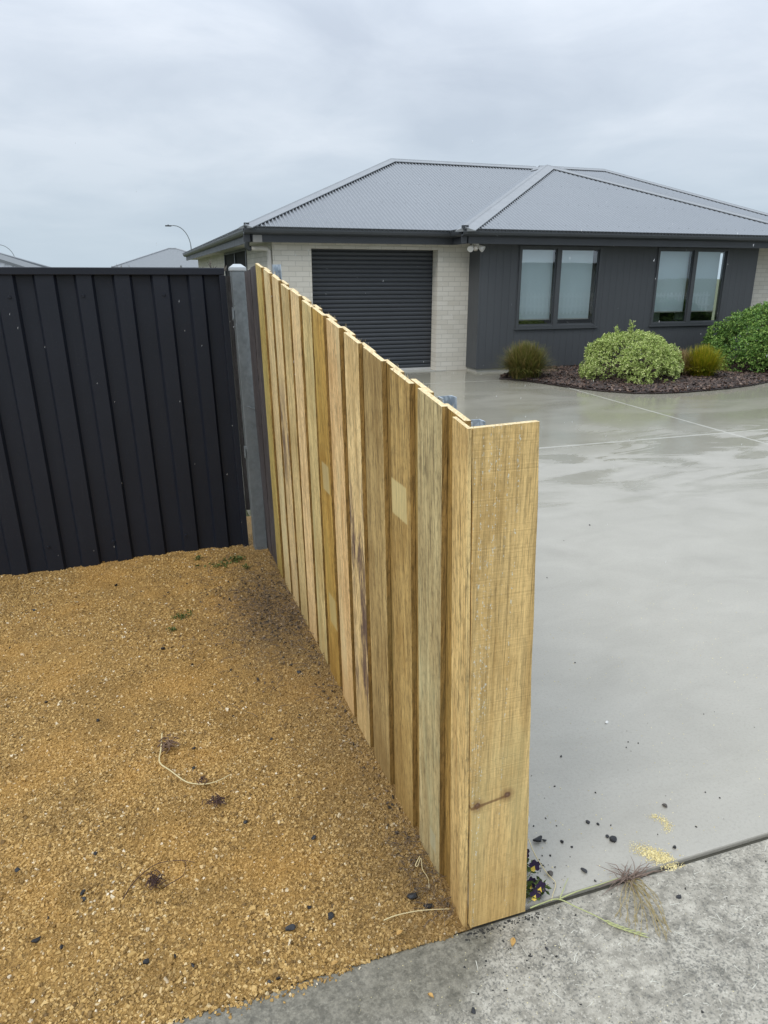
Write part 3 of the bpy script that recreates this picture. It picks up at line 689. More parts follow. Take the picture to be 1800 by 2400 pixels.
# garage roller door
def mat_roller():
    n = NT('roller_door'); f = n.noise(n.pos, 1.2, 5); n.set(Base_Color=n.mix(f, (.030, .034, .040), (.042, .047, .054)), Roughness=.42); return n.m
b = MB(); vs = []; zc = .045; pit = .0755; N = int((GZ + .08 - zc) / pit)
pr = [(0, 0), (.12, .010), (.30, .016), (.62, .016), (.80, .010), (.90, -.004)]
rowsz = [(zc + (i + u) * pit, d) for i in range(N) for u, d in pr]
vs = [(x, 13.125 - d, z) for z, d in rowsz for x in (GX0 - .06, GX1 + .06)]
fs = [(2 * i, 2 * i + 1, 2 * i + 3, 2 * i + 2) for i in range(len(rowsz) - 1)]
b.add(vs, fs); b.build('garage_door', mat_roller(), house)
b = MB(); b.box((GX0 - .05, 13.103, .012), (GX1 + .05, 13.13, .05)); b.build('door_bottom_rail', plain('pale_rubber_strip', (.42, .42, .41), .5), house)
b = MB(); b.box((GX0 - .1, 12.83, -.03), (GX1 + .2, 13.3, .012)); b.build('door_threshold', CONC, house)

# ---- roof planes with real corrugation
PIT = .076
def corr(name, org, a, inn, L, bot, top, mm=m_, amp=.0140, step=10, screws=True):
    """org on the eave line, a = unit along eave, inn = unit horizontal towards the ridge; bot/top give the run (m) at distance u"""
    org = np.array(org, float); a = np.array(a, float); inn = np.array(inn, float)
    n = int(L / (PIT / step)); u = np.linspace(0, L, n + 1)
    nb = np.array([bot(q) for q in u]); tp = np.array([top(q) for q in u])
    wv = amp * (1 + np.cos(2 * np.pi * u / PIT)) - 2 * amp
    rows = []
    for k, run in ((0, nb), (1, tp)):
        rows.append(org[None] + u[:, None] * a[None] + run[:, None] * inn[None] + np.stack([0 * u, 0 * u, run * mm + wv], 1))
    v = np.concatenate(rows); i = np.arange(n); ok = (tp[:-1] - nb[:-1] > .003) & (tp[1:] - nb[1:] > -.001)
    i = i[ok]; f = np.stack([i, i + 1, i + n + 2, i + n + 1], 1)
    if np.cross(a, inn)[2] < 0: f = f[:, ::-1]
    used = np.unique(f); remap = np.full(len(v), -1); remap[used] = np.arange(len(used))
    V = [v[used]]; F = [remap[f]]; off = len(used)
    if screws:
        lines = np.arange(.25, float(tp.max()), 1.05); sv = []
        for r0 in lines:
            for q in np.arange(PIT, L, PIT * 3):
                if bot(q) + .1 < r0 < top(q) - .18: sv.append(org + q * a + r0 * inn + np.array([0, 0, r0 * mm]))
        if sv:
            sv = np.array(sv); h = .0055; base = np.array([(-h, -h, -.004), (h, -h, -.004), (h, h, -.004), (-h, h, -.004), (-h, -h, .008), (h, -h, .008), (h, h, .008), (-h, h, .005)])
            q = np.array([(4, 5, 6, 7), (0, 1, 5, 4), (1, 2, 6, 5), (2, 3, 7, 6), (3, 0, 4, 7)])
            V.append((sv[:, None] + base[None]).reshape(-1, 3)); F.append((np.arange(len(sv))[:, None, None] * 8 + q[None]).reshape(-1, 4) + off)
    o = npmesh(name, np.concatenate(V), np.concatenate(F), ROOF, house, smooth=True)
    return o
gY, fY = 12.55, 11.95
# garage wing: front slope (with valley), left slope
corr('roof_slope', (1.87, gY, EZ), (1, 0, 0), (0, 1, 0), 8.2, lambda u: max(0, u - 3.64), lambda u: min(u, 3.87))
corr('roof_slope', (1.87, gY, EZ), (0, 1, 0), (1, 0, 0), 14.5, lambda u: 0, lambda u: max(min(u, 7.74 - u), min(2.6, u, 14.5 - u)))
# front wing: front slope, left slope above the valley
FXL, FXR, fA = 5.51, 13.60, 3.70
corr('roof_slope', (FXL, fY, EZ), (1, 0, 0), (0, 1, 0), FXR - FXL, lambda u: 0, lambda u: u if u < fA else fA * (FXR - FXL - u) / (FXR - FXL - fA))
corr('roof_slope', (FXL, fY, EZ), (0, 1, 0), (1, 0, 0), 4.6, lambda u: max(0, u - .6), lambda u: min(u, fA), screws=False)
# main block behind: front slope
MX0, MX1, mY, mA = 6.3, 18.89, 14.8, 5.2
corr('roof_slope', (MX0, mY, EZ), (1, 0, 0), (0, 1, 0), MX1 - MX0, lambda u: 0, lambda u: max(0, min(u, mA, MX1 - MX0 - u)))
# closing planes at the back
b = MB()
zr = EZ + m_ * 3.87; zm = EZ + m_ * mA; zf = EZ + m_ * fA
b.add([(5.74, 16.42, zr - .02), (9.6, 16.42, zr - .02), (9.6, 20.29, EZ - .02), (1.87, 20.29, EZ - .02)], [(0, 3, 2, 1)])
b.add([(FXR, fY, EZ - .02), (9.21, fY + fA, zf - .02), (9.21, 19, zf - .02), (FXR, 19, EZ - .02)], [(0, 3, 2, 1)])
b.add([(MX0 + mA, 20, zm - .02), (MX1 - mA, 20, zm - .02), (MX1, 25.2, EZ - .02), (MX0, 25.2, EZ - .02)], [(0, 3, 2, 1)])
b.add([(MX1, mY, EZ - .02), (MX1 - mA, 20, zm - .02), (MX1, 25.2, EZ - .02)], [(0, 1, 2)])
b.add([(MX0, mY, EZ - .02), (MX0 + mA, 20, zm - .02), (MX0, 25.2, EZ - .02)], [(2, 1, 0)])
b.build('roof_slope', ROOF, house)
# ridge and hip caps
CAPR = plain('ridge_cap_steel', (.195, .21, .222), .4, var=.08, scale=2)
def cap(p, q, s1, s2, w=.14, lift=.020, seg=1):
    """folded cap from p to q; s1, s2: horizontal uphill directions of the two planes meeting here"""
    p, q = Vector(p), Vector(q); d = (q - p).normalized(); b = MB(); up = Vector((0, 0, lift)); wings = []
    for s in (s1, s2):
        nrm = Vector((-s[0] * m_, -s[1] * m_, 1)).normalized(); t = nrm.cross(d).normalized()
        if t.z > 0: t = -t
        if abs(t.z) < 1e-4 and t.dot(Vector(s)) > 0: t = -t
        wings.append(t)
    A, B = wings
    r = .016
    prof0 = [A * w + Vector((0, 0, -.014)), A * w, A * r * 1.3 + Vector((0, 0, .004)), Vector((0, 0, r)), B * r * 1.3 + Vector((0, 0, .004)), B * w, B * w + Vector((0, 0, -.014))]
    vs = [e + up + c for e in (p, q) for c in prof0]; n = len(prof0)
    fs = [(i, i + 1, n + i + 1, n + i) for i in range(n - 1)]
    b.add(vs, fs); b.add(vs[:n], [tuple(range(n))]); b.add(vs[n:], [tuple(reversed(range(n)))])
    return b.build('ridge_cap', CAPR, house)
Z0 = EZ
cap((1.87 + .02, gY + .02, Z0), (5.74, 16.42, zr), (1, 0), (0, 1))
cap((5.74, 16.42, zr), (9.36, 16.42, zr), (0, 1), (0, -1))
cap((FXL + .02, fY + .02, Z0), (9.21, fY + fA, zf), (1, 0), (0, 1), w=.19)
mr = fA / (FXR - FXL - fA)
cap((FXR, fY, Z0), (9.21, fY + fA, zf), (0, 1), (-1 * mr, 0))
cap((9.21, fY + fA, zf), (9.21, 17.6, zf), (1, 0), (-1, 0))
cap((MX0 + mA, 20, zm), (MX1 - mA, 20, zm), (0, 1), (0, -1))
cap((MX1, mY, Z0), (MX1 - mA, 20, zm), (0, 1), (-1, 0))
cap((1.87 + 3.87, 16.42, zr), (1.87 + 2.6, 20.2 - 2.5, EZ + m_ * 2.6), (1, 0), (0, -1))
# hip end stops, small dark lumps at the gutter corners
for q0, q1 in (((5.50, 11.97, 2.495), (5.60, 12.05, 2.555)), ((1.88, 12.58, 2.495), (1.96, 12.64, 2.555))):
    b = MB(); b.box(q0, q1); b.build('hip_end_plug', FAS, house)
# gutters, fascia, soffit
gprof = [(0, -.115), (.05, -.112), (.085, -.09), (.098, -.055), (.10, -.012), (.11, -.008), (.11, .004), (.092, .004), (.086, -.012), (.082, -.05), (.06, -.085), (0, -.09)]
def eave(p0, p1, wallward):
    """gutter outside the fascia line p0-p1 (fascia face at the line, gutter towards the outside)"""
    g = MB(); g.extrude(gprof, p0, p1); return g
def eave_run(pts, inn):
    pass
G = MB(); Fm = MB()
def run(p0, p1):
    # outside is to the right of travel
    G.extrude(gprof, (p0[0], p0[1], EZ), (p1[0], p1[1], EZ)); Fm.extrude([(0, -.235), (-.022, -.235), (-.022, -.03), (0, -.03)], (p0[0], p0[1], EZ), (p1[0], p1[1], EZ))
o_ = .11
run((1.87 + o_, 27.0), (1.87 + o_, gY + o_))
run((1.87 + o_ - .11, gY + o_), (FXL + o_ - .0, gY + o_))
run((FXL + o_, gY + o_ - .0), (FXL + o_, fY + o_))
run((FXL + o_ - .11, fY + o_), (19.5, fY + o_))
G.build('gutter', GUT, house, smooth=False); Fm.build('fascia', FAS, house)
b = MB()
zs = EZ - .205
b.box((1.99, gY + .135, zs), (2.375, 27, zs + .01)); b.box((2.375, gY + .135, zs), (FXL + .13, 12.95, zs + .01)); b.box((FXL + .1315, fY + .133, zs), (19, 12.95, zs + .01))
b.build('soffit', SOF, house)
b = MB(); b.box((2.0, 26.98, zs), (6, 27.02, 2.55)); b.build('barge_end', SOF, house)
# small pale boxed eave end beside the downpipe
b = MB(); b.box((2.02, gY + .085, 2.262), (2.17, gY + .128, 2.375)); b.build('eave_box', plain('eave_box', (.22, .215, .20), .6), house)
# downpipe
b = MB(); b.tube([(1.95, 12.86, 2.40), (1.95, 12.87, 2.26), (1.955, 12.89, 2.20), (1.985, 12.90, 2.172), (2.02, 12.90, 2.170)], .045, 12); dp = b.build('downpipe', GUT, house, smooth=True)
b = MB(); b.tube([(2.018, 12.90, 2.172), (2.20, 12.902, 2.176), (2.285, 12.905, 2.170), (2.322, 12.905, 2.13), (2.325, 12.905, 2.05), (2.325, 12.905, 0)], .041, 12); b.build('pvc_pipe', PVC, dp, smooth=True)
# side window on the left wall: dark frame, opaque pane painted near-black like the unlit room, pale curtain edge
b = MB(); b.box((2.352, 15.752, .9), (2.41, 15.83, 2.29)); b.box((2.352, 19.37, .9), (2.41, 19.448, 2.29)); b.box((2.352, 15.83, .9), (2.41, 19.37, .96)); b.box((2.352, 15.83, 2.24), (2.41, 19.37, 2.289)); b.box((2.355, 17.5, .96), (2.40, 17.58, 2.24))
wf = b.build('window', WINF, house)
b = MB(); b.add([(2.39, 15.83, .96), (2.39, 19.37, .96), (2.39, 19.37, 2.24), (2.39, 15.83, 2.24)], [(3, 2, 1, 0)]); b.build('pane', DARK, wf)
b = MB(); b.box((2.44, 15.85, .95), (2.46, 16.2, 2.24)); b.build('curtain', SOF, wf)

# floodlight under the eave
fl = thing('security_light', 'white twin head security light under the eave left of the dark cladding', 'light', (5.86, 12.22, 2.18))
WHT = plain('white_plastic', (.68, .67, .64), .45, var=.04)
b = MB(); b.box((5.82, 12.20, 2.24), (5.92, 12.29, 2.294)); b.build('mount', WHT, fl, bevel=.008)
b = MB(); b.tube([(5.85, 12.23, 2.245), (5.845, 12.19, 2.20), (5.845, 12.17, 2.165)], [.03, .042, .036], 12); b.build('sensor', plain('sensor_dome', (.62, .58, .52), .35), fl, smooth=True)
for (x, sx) in ((5.765, -1), (5.955, 1)):
    b = MB(); c = Vector((x, 12.2, 2.205)); ax = Vector((sx * .75, -.8, -.62)).normalized()
    b.tube([c - ax * .055, c - ax * .03, c + ax * .02, c + ax * .055], [.022, .036, .05, .055], 14); b.tube([c - ax * .05, (5.87, 12.24, 2.25)], .012, 8)
    o = b.build('lamp_head', WHT, fl, smooth=False)

# ================================================================== GARDEN BED
def mat_mulch(chip):
    n = NT('bark_mulch' if chip else 'mulch_soil')
    if chip: col = n.ramp(n.island(), [(0, (.014, .009, .007)), (.5, (.042, .024, .017)), (.85, (.085, .048, .033)), (1, (.16, .11, .08))])
    else: col = n.ramp(n.noise(n.pos, 40, 5), [(.3, (.012, .008, .007)), (.7, (.04, .024, .02))]); n.bump(n.noise(n.pos, 50, 4), .8, .02)
    n.set(Base_Color=col, Roughness=.6); return n.m
BED = [(6.02, 11.40), (6.30, 11.10), (6.40, 10.75), (6.58, 10.20), (6.85, 9.60), (7.20, 9.22), (7.60, 9.09), (8.05, 9.06), (8.9, 9.15), (9.6, 9.32), (10.2, 9.55), (11.2, 9.95), (13.2, 10.9), (14, 12.2), (13.8, 12.695), (12.40, 12.695), (12.40, 12.42), (7.6, 12.42), (6.8, 12.1), (6.3, 11.75)]
b = MB(); b.poly(BED, .0035, .03); tag(b.build('garden_bed', mat_mulch(False), bevel=.01), kind='structure')
def inside(px, py, poly):
    r = np.zeros(len(px), bool); n = len(poly)
    for i in range(n):
        (x0, y0), (x1, y1) = poly[i], poly[(i + 1) % n]
        c = ((y0 > py) != (y1 > py)) & (px < (x1 - x0) * (py - y0) / (y1 - y0 + 1e-12) + x0); r ^= c
    return r
x = RNG.uniform(5.95, 14, 30000); y = RNG.uniform(9.0, 12.6, 30000); ok = inside(x, y, BED); x, y = x[ok], y[ok]
s = RNG.uniform(.02, .06, len(x)); v, f = chip_mesh(x, y, .03 + s * .12 + .02 * RNG.random(len(x)), s, (.15, .4), .45)
tag(npmesh('mulch', v, f, mat_mulch(True)), kind='stuff')

# plants --------------------------------------------------------------
def mat_leaf(name, stops, trans=.25, rough=.5):
    n = NT(name); col = n.ramp(n.island(), stops); big = n.noise(n.pos, 4, 3)
    col = n.mix(n.math('MULTIPLY', n.step(big, .5, .75), .25), col, stops[0][1])
    n.set(Base_Color=col, Roughness=rough); n.b.inputs['Specular IOR Level'].default_value = .35
    tl = n.t.nodes.new('ShaderNodeBsdfTranslucent'); n.L(col, tl.inputs[0]); mx = n.t.nodes.new('ShaderNodeMixShader'); mx.inputs[0].default_value = trans
    n.L(n.b.outputs[0], mx.inputs[1]); n.L(tl.outputs[0], mx.inputs[2]); n.L(mx.outputs[0], n.out.inputs[0]); return n.m
BARK = plain('shrub_bark', (.10, .075, .05), .8, bump=.5, scale=20)
def leaf_cloud(cent, nrm, per, lsize, spread, rng):
    """rosettes: 'per' leaves round each tip"""
    n = len(cent); N = n * per
    c = np.repeat(cent, per, 0) + rng.normal(0, spread, (N, 3)); d = np.repeat(nrm, per, 0) + rng.normal(0, .75, (N, 3)); d /= np.linalg.norm(d, axis=1)[:, None]
    t = np.cross(d, rng.normal(0, 1, (N, 3))); t /= np.linalg.norm(t, axis=1)[:, None]; w = np.cross(d, t)
    L = lsize * rng.uniform(.65, 1.3, N)[:, None]; W = L * rng.uniform(.40, .62, N)[:, None]
    dd = d * .55 + w * .85
    p0 = c; p1 = c + dd * L * .5 + t * W * .5 + d * L * .06; p2 = c + dd * L - d * L * .08; p3 = c + dd * L * .5 - t * W * .5 + d * L * .06
    v = np.stack([p0, p1, p2, p3], 1).reshape(-1, 3); f = np.arange(N * 4).reshape(-1, 4); return v, f
def shrub(name, label, c, rx, ry, h, n, leaf, mat, seed, group=None, lumps=26, top=None):
    rng = np.random.default_rng(seed); root = thing(name, label, 'shrub', (c[0], c[1], .03), group)
    # lumpy dome: many sub-mounds over an ellipsoid
    th = rng.uniform(0, 6.283, lumps); ph = np.arccos(rng.uniform(-.05, 1, lumps))
    lc = np.stack([np.cos(th) * np.sin(ph) * rx, np.sin(th) * np.sin(ph) * ry, np.maximum(np.cos(ph), 0) ** .72 * h * .84 + .10], 1) * rng.uniform(.80, .90, lumps)[:, None]
    lr = rng.uniform(.17, .29, lumps) * rx
    k = rng.integers(0, lumps, n); d = rng.normal(0, 1, (n, 3)); d /= np.linalg.norm(d, axis=1)[:, None]
    out = lc[k] / np.linalg.norm(lc[k], axis=1)[:, None]; d = d + out * .7; d[:, 2] += .15; d /= np.linalg.norm(d, axis=1)[:, None]
    p = lc[k] + d * (lr[k] * rng.uniform(.80, 1.06, n) ** .7)[:, None]
    keep = p[:, 2] > .02; p = p[keep]; d = d[keep]
    if top is not None:
        for (tx, ty, tz) in top:
            q = np.stack([tx + rng.normal(0, .018, 26), ty + rng.normal(0, .018, 26), np.linspace(h * .75, tz, 26)], 1); p = np.concatenate([p, q]); d = np.concatenate([d, np.tile([0, 0, 1.0], (26, 1))])
    v, f = leaf_cloud(p, d, 7, leaf, leaf * .22, rng)
    v += np.array([c[0], c[1], .03]); npmesh('foliage', v, f, mat, root)
    # woody frame inside
    b = MB()
    for i in range(lumps):
        e = Vector(lc[i]) * .95; b.tube([(c[0] + e.x * .05, c[1] + e.y * .05, .0), (c[0] + e.x * .5, c[1] + e.y * .5, .03 + e.z * .6), (c[0] + e.x, c[1] + e.y, .03 + e.z)], [.014, .009, .003], 5)
    b.build('stems', BARK, root)
    return root
VAR = mat_leaf('variegated_leaf', [(0, (.13, .19, .035)), (.25, (.28, .37, .085)), (.6, (.45, .55, .17)), (1, (.66, .70, .33))])
GRN = mat_leaf('green_leaf', [(0, (.045, .10, .02)), (.3, (.10, .20, .04)), (.7, (.18, .32, .065)), (1, (.32, .44, .11))])
shrub('shrub', 'pale variegated dome shaped shrub in the mulch bed between two grass tussocks', (8.05, 10.50), .76, .74, .80, 5200, .034, VAR, 5, lumps=95, top=((-.34, 0, .88), (-.10, -.05, .98), (-.06, -.02, .92)))
shrub('shrub', 'large dark green rounded shrub against the dark cladding by the second window', (11.55, 10.95), 1.20, .95, 1.12, 6500, .048, GRN, 9, lumps=90)
def tussock(label, c, r, h, n, mat, seed, dead=.35):
    rng = np.random.default_rng(seed); root = thing('grass_tussock', label, 'grass tussock', (c[0], c[1], .03))
    az = rng.uniform(0, 6.283, n); le = rng.uniform(.05, 1.75, n) ** .9; L = rng.uniform(.75, 1.12, n) * h * 1.12
    V = []; F = []
    seg = 5; w0 = rng.uniform(.0025, .0055, n)
    bx = rng.normal(0, r * .16, n); by = rng.normal(0, r * .16, n)
    P = []
    for k in range(seg + 1):
        t = k / seg; ang = le * (.35 + .75 * t)
        if k == 0: x, y, z = bx.copy(), by.copy(), np.zeros(n)
        else:
            st = L / seg; x = x + np.sin(ang) * np.cos(az) * st * (r / h * 1.0); y = y + np.sin(ang) * np.sin(az) * st * (r / h * 1.0); z = z + np.cos(ang) * st
        P.append(np.stack([x, y, np.maximum(z, .0)], 1))
    side = np.stack([-np.sin(az), np.cos(az), np.zeros(n)], 1)
    for k in range(seg + 1):
        ww = w0 * (1 - (k / seg) ** 2 * .85); V.append(P[k] + side * ww[:, None]); V.append(P[k] - side * ww[:, None])
    V = np.stack(V, 1)        # n, 2*(seg+1), 3
    q = np.array([(2 * k, 2 * k + 1, 2 * k + 3, 2 * k + 2) for k in range(seg)])
    F = (np.arange(n)[:, None, None] * (2 * seg + 2) + q[None]).reshape(-1, 4)
    V = V.reshape(-1, 3) + np.array([c[0], c[1], .03]); npmesh('blades', V, F, mat, root)
    b = MB(); b.tube([(c[0], c[1], .0), (c[0], c[1], .05)], [r * .24, r * .14], 10); b.build('crown_base', BARK, root); return root
BRN = mat_leaf('brown_tussock', [(0, (.05, .055, .014)), (.4, (.125, .145, .028)), (.7, (.20, .185, .045)), (.9, (.30, .21, .08)), (1, (.42, .30, .16))])
GLD = mat_leaf('golden_green_tussock', [(0, (.08, .11, .008)), (.4, (.22, .26, .012)), (.75, (.42, .38, .02)), (1, (.55, .38, .06))])
STR = mat_leaf('straw_tussock', [(0, (.10, .07, .03)), (.4, (.22, .15, .06)), (.8, (.36, .26, .12)), (1, (.45, .35, .19))])
tussock('round brown green grass tussock at the near corner of the dark cladding', (6.43, 11.25), .50, .53, 5600, BRN, 3)
tussock('bright golden green grass tussock between the pale shrub and the green shrub', (9.48, 10.38), .40, .47, 4600, GLD, 4)
tussock('straw coloured half dead grass tussock just behind the pale variegated shrub', (9.22, 10.62), .42, .40, 2600, STR, 6)

# ================================================================== BACKGROUND: roofs, street lamps, dry plants behind the sheet fence
def hip_house(name, label, x0, x1, y0, y1, ze, zr, wallm, roofm, z0=-.16, capm=None, corrug=False):
    root = thing(name, label, 'house', ((x0 + x1) / 2, y0, z0)); hw = (y1 - y0) / 2; ym = (y0 + y1) / 2; a = min(hw, (x1 - x0) / 2 - .2)
    b = MB(); b.box((x0 + .5, y0 + .5, z0), (x1 - .5, y1 - .5, ze)); b.build('wall', wallm, root)
    b = MB(); A, B_, C_, D = (x0, y0, ze), (x1, y0, ze), (x1, y1, ze), (x0, y1, ze); E_, F_ = (x0 + a, ym, zr), (x1 - a, ym, zr)
    b.add([A, B_, C_, D, E_, F_], [(0, 1, 5, 4), (1, 2, 5), (2, 3, 4, 5), (3, 0, 4), (3, 2, 1, 0)]); r = b.build('roof', roofm, root)
    b = MB()
    for p, q in ((A, E_), (B_, F_), (E_, F_), (D, E_), (C_, F_)): b.tube([p, q], .09, 6)
    b.build('ridge_cap', capm or roofm, r)
    b = MB(); b.box((x0 - .05, y0 - .1, ze - .18), (x1 + .05, y0, ze)); b.box((x0 - .1, y0, ze - .18), (x0, y1, ze)); b.box((x1, y0, ze - .18), (x1 + .1, y1, ze)); b.build('gutter', FAS, root)
    return root
def mat_lined(name, col, axis, pitch):
    n = NT(name); x, y, z = n.sep(n.pos); w = n.math('FRACT', n.math('DIVIDE', x if axis == 'x' else y, pitch))
    h = n.math('ABSOLUTE', n.math('SUBTRACT', w, .5)); n.set(Base_Color=n.mix(n.step(h, .30, .48), col, tuple(c * .72 for c in col)), Roughness=.45); n.bump(h, .8, .03); return n.m
WALLP = plain('rendered_wall', (.40, .39, .36), .8); RFG = plain('distant_grey_roof', (.15, .165, .175), .5); CAPW = plain('distant_pale_cap', (.26, .275, .29), .5)
hip_house('house', 'distant house whose grey hipped roof peaks above the black fence under the arched street lamp', -1.26, 10.45, 74.5, 85.5, 2.65, 4.52, WALLP, RFG, capm=CAPW)
hip_house('house', 'low flat looking distant roof barely showing above the middle of the black fence', -18, -11.5, 95, 103, 1.75, 2.15, WALLP, RFG)
shed = hip_house('shed', 'low corrugated shed roof sloping down behind the left part of the black fence', -8.5, -.60, 11.9, 16.0, 1.58, 2.22, WALLP, mat_lined('shed_roof', (.16, .175, .185), 'x', .11), capm=RFG)
POLE = plain('lamp_pole_steel', (.22, .24, .25), .5, .3)
def lamp(label, x, y, h, r=1.9):
    t = thing('street_lamp', label, 'street lamp', (x, y, -.16), 'arched street lamps beyond the fence'); b = MB()
    pts = [(x, y, -.16), (x, y, h - 2.6)] + [(x - r * (1 - math.cos(a)), y, h - 2.6 + 2.6 * math.sin(a)) for a in [i * math.pi / 16 for i in range(1, 9)]] + [(x - r - .35, y, h - .02)]
    b.tube(pts, [.09, .07] + [.055] * (len(pts) - 2), 8); b.build('pole', POLE, t, smooth=True)
    b = MB(); b.box((x - r - 1.05, y - .12, h - .13), (x - r - .3, y + .12, h + .02)); b.box((x - r - .75, y - .05, h + .02), (x - r - .6, y + .05, h + .10)); b.build('lamp_head', FAS, t, bevel=.03); return t
lamp('arched grey street lamp rising above the central distant roof', 8.05, 100, 7.95)
lamp('arched grey street lamp at the left edge behind the corrugated shed roof', -18.7, 150, 7.3, 2.4)
DRY = plain('dry_stalk', (.075, .065, .05), .8)
def dry_plant(label, cx, cy, items):
    t = thing('dry_plant', label, 'plant', (cx, cy, -.16), 'dry plants behind the black fence')
    for (x, z, hgt, lean) in items:
        b = MB(); l = b
        b.tube([(x - lean * .5, cy, -.16), (x, cy, z), (x + lean, cy, z + hgt)], [.006, .004, .002], 5)
        for k in range(4):
            a = random.uniform(-1, 1); zz = z + hgt * random.uniform(.2, .95); xx = x + lean * (zz - z) / max(hgt, .01)
            l.add([(xx, cy, zz), (xx + a * .018 + .006, cy + random.uniform(-.02, .02), zz + .006), (xx + a * .035, cy + random.uniform(-.02, .02), zz + .03 + random.uniform(0, .02))], [(0, 1, 2)])
        b.build('stalk', DRY, t)
    return t
dry_plant('dark dry weed tips poking up in front of the corrugated shed roof', -.86, 5.2, [(-.97, 1.68, .08, -.03), (-.845, 1.68, .11, .01), (-.83, 1.68, .08, -.02), (-.82, 1.68, .10, .02)])
dry_plant('dark dry weed tips above the black fence below the central distant roof peak', .05, 5.2, [(-.03, 1.69, .065, -.03), (.045, 1.69, .075, -.02), (.20, 1.69, .03, .01), (.33, 1.69, .09, .012)])
dry_plant('dark dry weed tips above the black fence beside the near house eave', .50, 5.2, [(.455, 1.69, .07, .03), (.495, 1.69, .075, -.02), (.54, 1.69, .07, .01), (.56, 1.69, .11, -.03), (.60, 1.69, .06, .02)])
# house across the street, seen mirrored in the windows
hip_house('house', 'pale house across the street that shows mirrored in the bedroom windows', 12, 28, -22, -12, 2.5, 4.6, plain('cream_render', (.46, .47, .44), .8), plain('pale_street_roof', (.60, .63, .65), .5), capm=FAS)
pf = thing('picket_fence', 'white picket fence across the street mirrored low in the bedroom windows', 'fence', (20, -10, -.16)); b = MB()
for i in range(95): xx = 8 + i * .25; b.box((xx, -10.02, -.16), (xx + .11, -10, .92))
b.build('pickets', WHT, pf); b = MB(); b.box((8, -9.998, .2), (31.7, -9.96, .29)); b.box((8, -9.998, .7), (31.7, -9.96, .79)); b.build('rail', WHT, pf)

# ================================================================== SMALL THINGS ON THE GROUND
STONE = plain('dark_stone', (.017, .018, .020), .6, var=.5, scale=60, bump=.6)
STONE2 = plain('brown_stone', (.07, .06, .05), .7, var=.4, scale=60, bump=.6)
def stone_mesh(seed):
    rr = random.Random(seed); me = bpy.data.meshes.new('stone'); import bmesh
    bm = bmesh.new(); bmesh.ops.create_icosphere(bm, subdivisions=2, radius=.5)
    k = [Vector((rr.uniform(-1, 1), rr.uniform(-1, 1), rr.uniform(-1, 1))).normalized() for _ in range(9)]; dd = [rr.uniform(.17, .36) for _ in k]
    for v in bm.verts:
        for q, d in zip(k, dd):
            e = v.co.dot(q)
            if e > d: v.co -= q * (e - d) * .9
        v.co.z *= .75
        v.co.z += .28
    bm.to_mesh(me); bm.free(); return me
SM = [stone_mesh(i) for i in range(6)]
for i, q in enumerate(SM): q.materials.append(STONE if i < 5 else STONE2)
def stone(x, y, s, label, group, z=0.0, k=None):
    if s < .004: s = .004
    o = bpy.data.objects.new('stone', SM[random.randrange(5) if k is None else k]); COL.objects.link(o); o.location = (x, y, z); o.scale = (s * random.uniform(.9, 1.15), s * random.uniform(.75, 1), s * random.uniform(.7, 1))
    o.rotation_euler = (0, 0, random.uniform(0, 6)); WP[o.name] = Vector(o.location); return tag(o, label, 'stone', group)
g = 'dark stones on the driveway'
special = {6: 'round black stone, largest of those lying alone on the open driveway', 10: 'flat dark slate stone touching the violas by the end board',
           11: 'mossy dark stone beside the bent straw stem by the violas', 12: 'angular dark stone on the driveway left of the dry grass tuft', 14: 'brown crumbly stone highest on the driveway above the sawdust trail',
           15: 'narrow dark stone beside the yellow sawdust pile'}
for i, (x, y, s) in enumerate([(1.130, 1.663, .008), (1.250, 1.601, .018), (1.279, 1.585, .014), (1.315, 1.567, .007), (1.146, 1.622, .007), (1.273, 1.529, .015), (1.280, 1.507, .030), (1.125, 1.554, .020), (1.142, 1.527, .010), (1.073, 1.575, .019), (1.054, 1.580, .044), (1.020, 1.455, .025), (1.123, 1.431, .025), (1.133, 1.389, .012), (1.542, 1.585, .023), (1.445, 1.420, .020), (1.074, 1.645, .008), (.981, 1.447, .009), (.990, 1.415, .007), (2.981, 4.152, .015), (2.630, 3.935, .010), (2.187, 3.414, .012), (1.789, 2.504, .009), (1.354, 1.928, .012), (1.723, 1.596, .007)]):
    stone(x, y, s, special.get(i, 'small black stone chip lying on the wet driveway'), g, k=5 if i in (14, 11) else None)
stone(1.333, 1.266, .022, 'dark angular stone alone on the footpath below the dry grass tuft', 'dark stones on the footpath', -.008)
stone(.621, 1.149, .022, 'black stone on the footpath nearest the picture bottom', 'dark stones on the footpath', -.008)
stone(.882, 1.243, .012, 'tiny black stone on the footpath below the end board', 'dark stones on the footpath', -.008)
g = 'dark stones in the gravel'
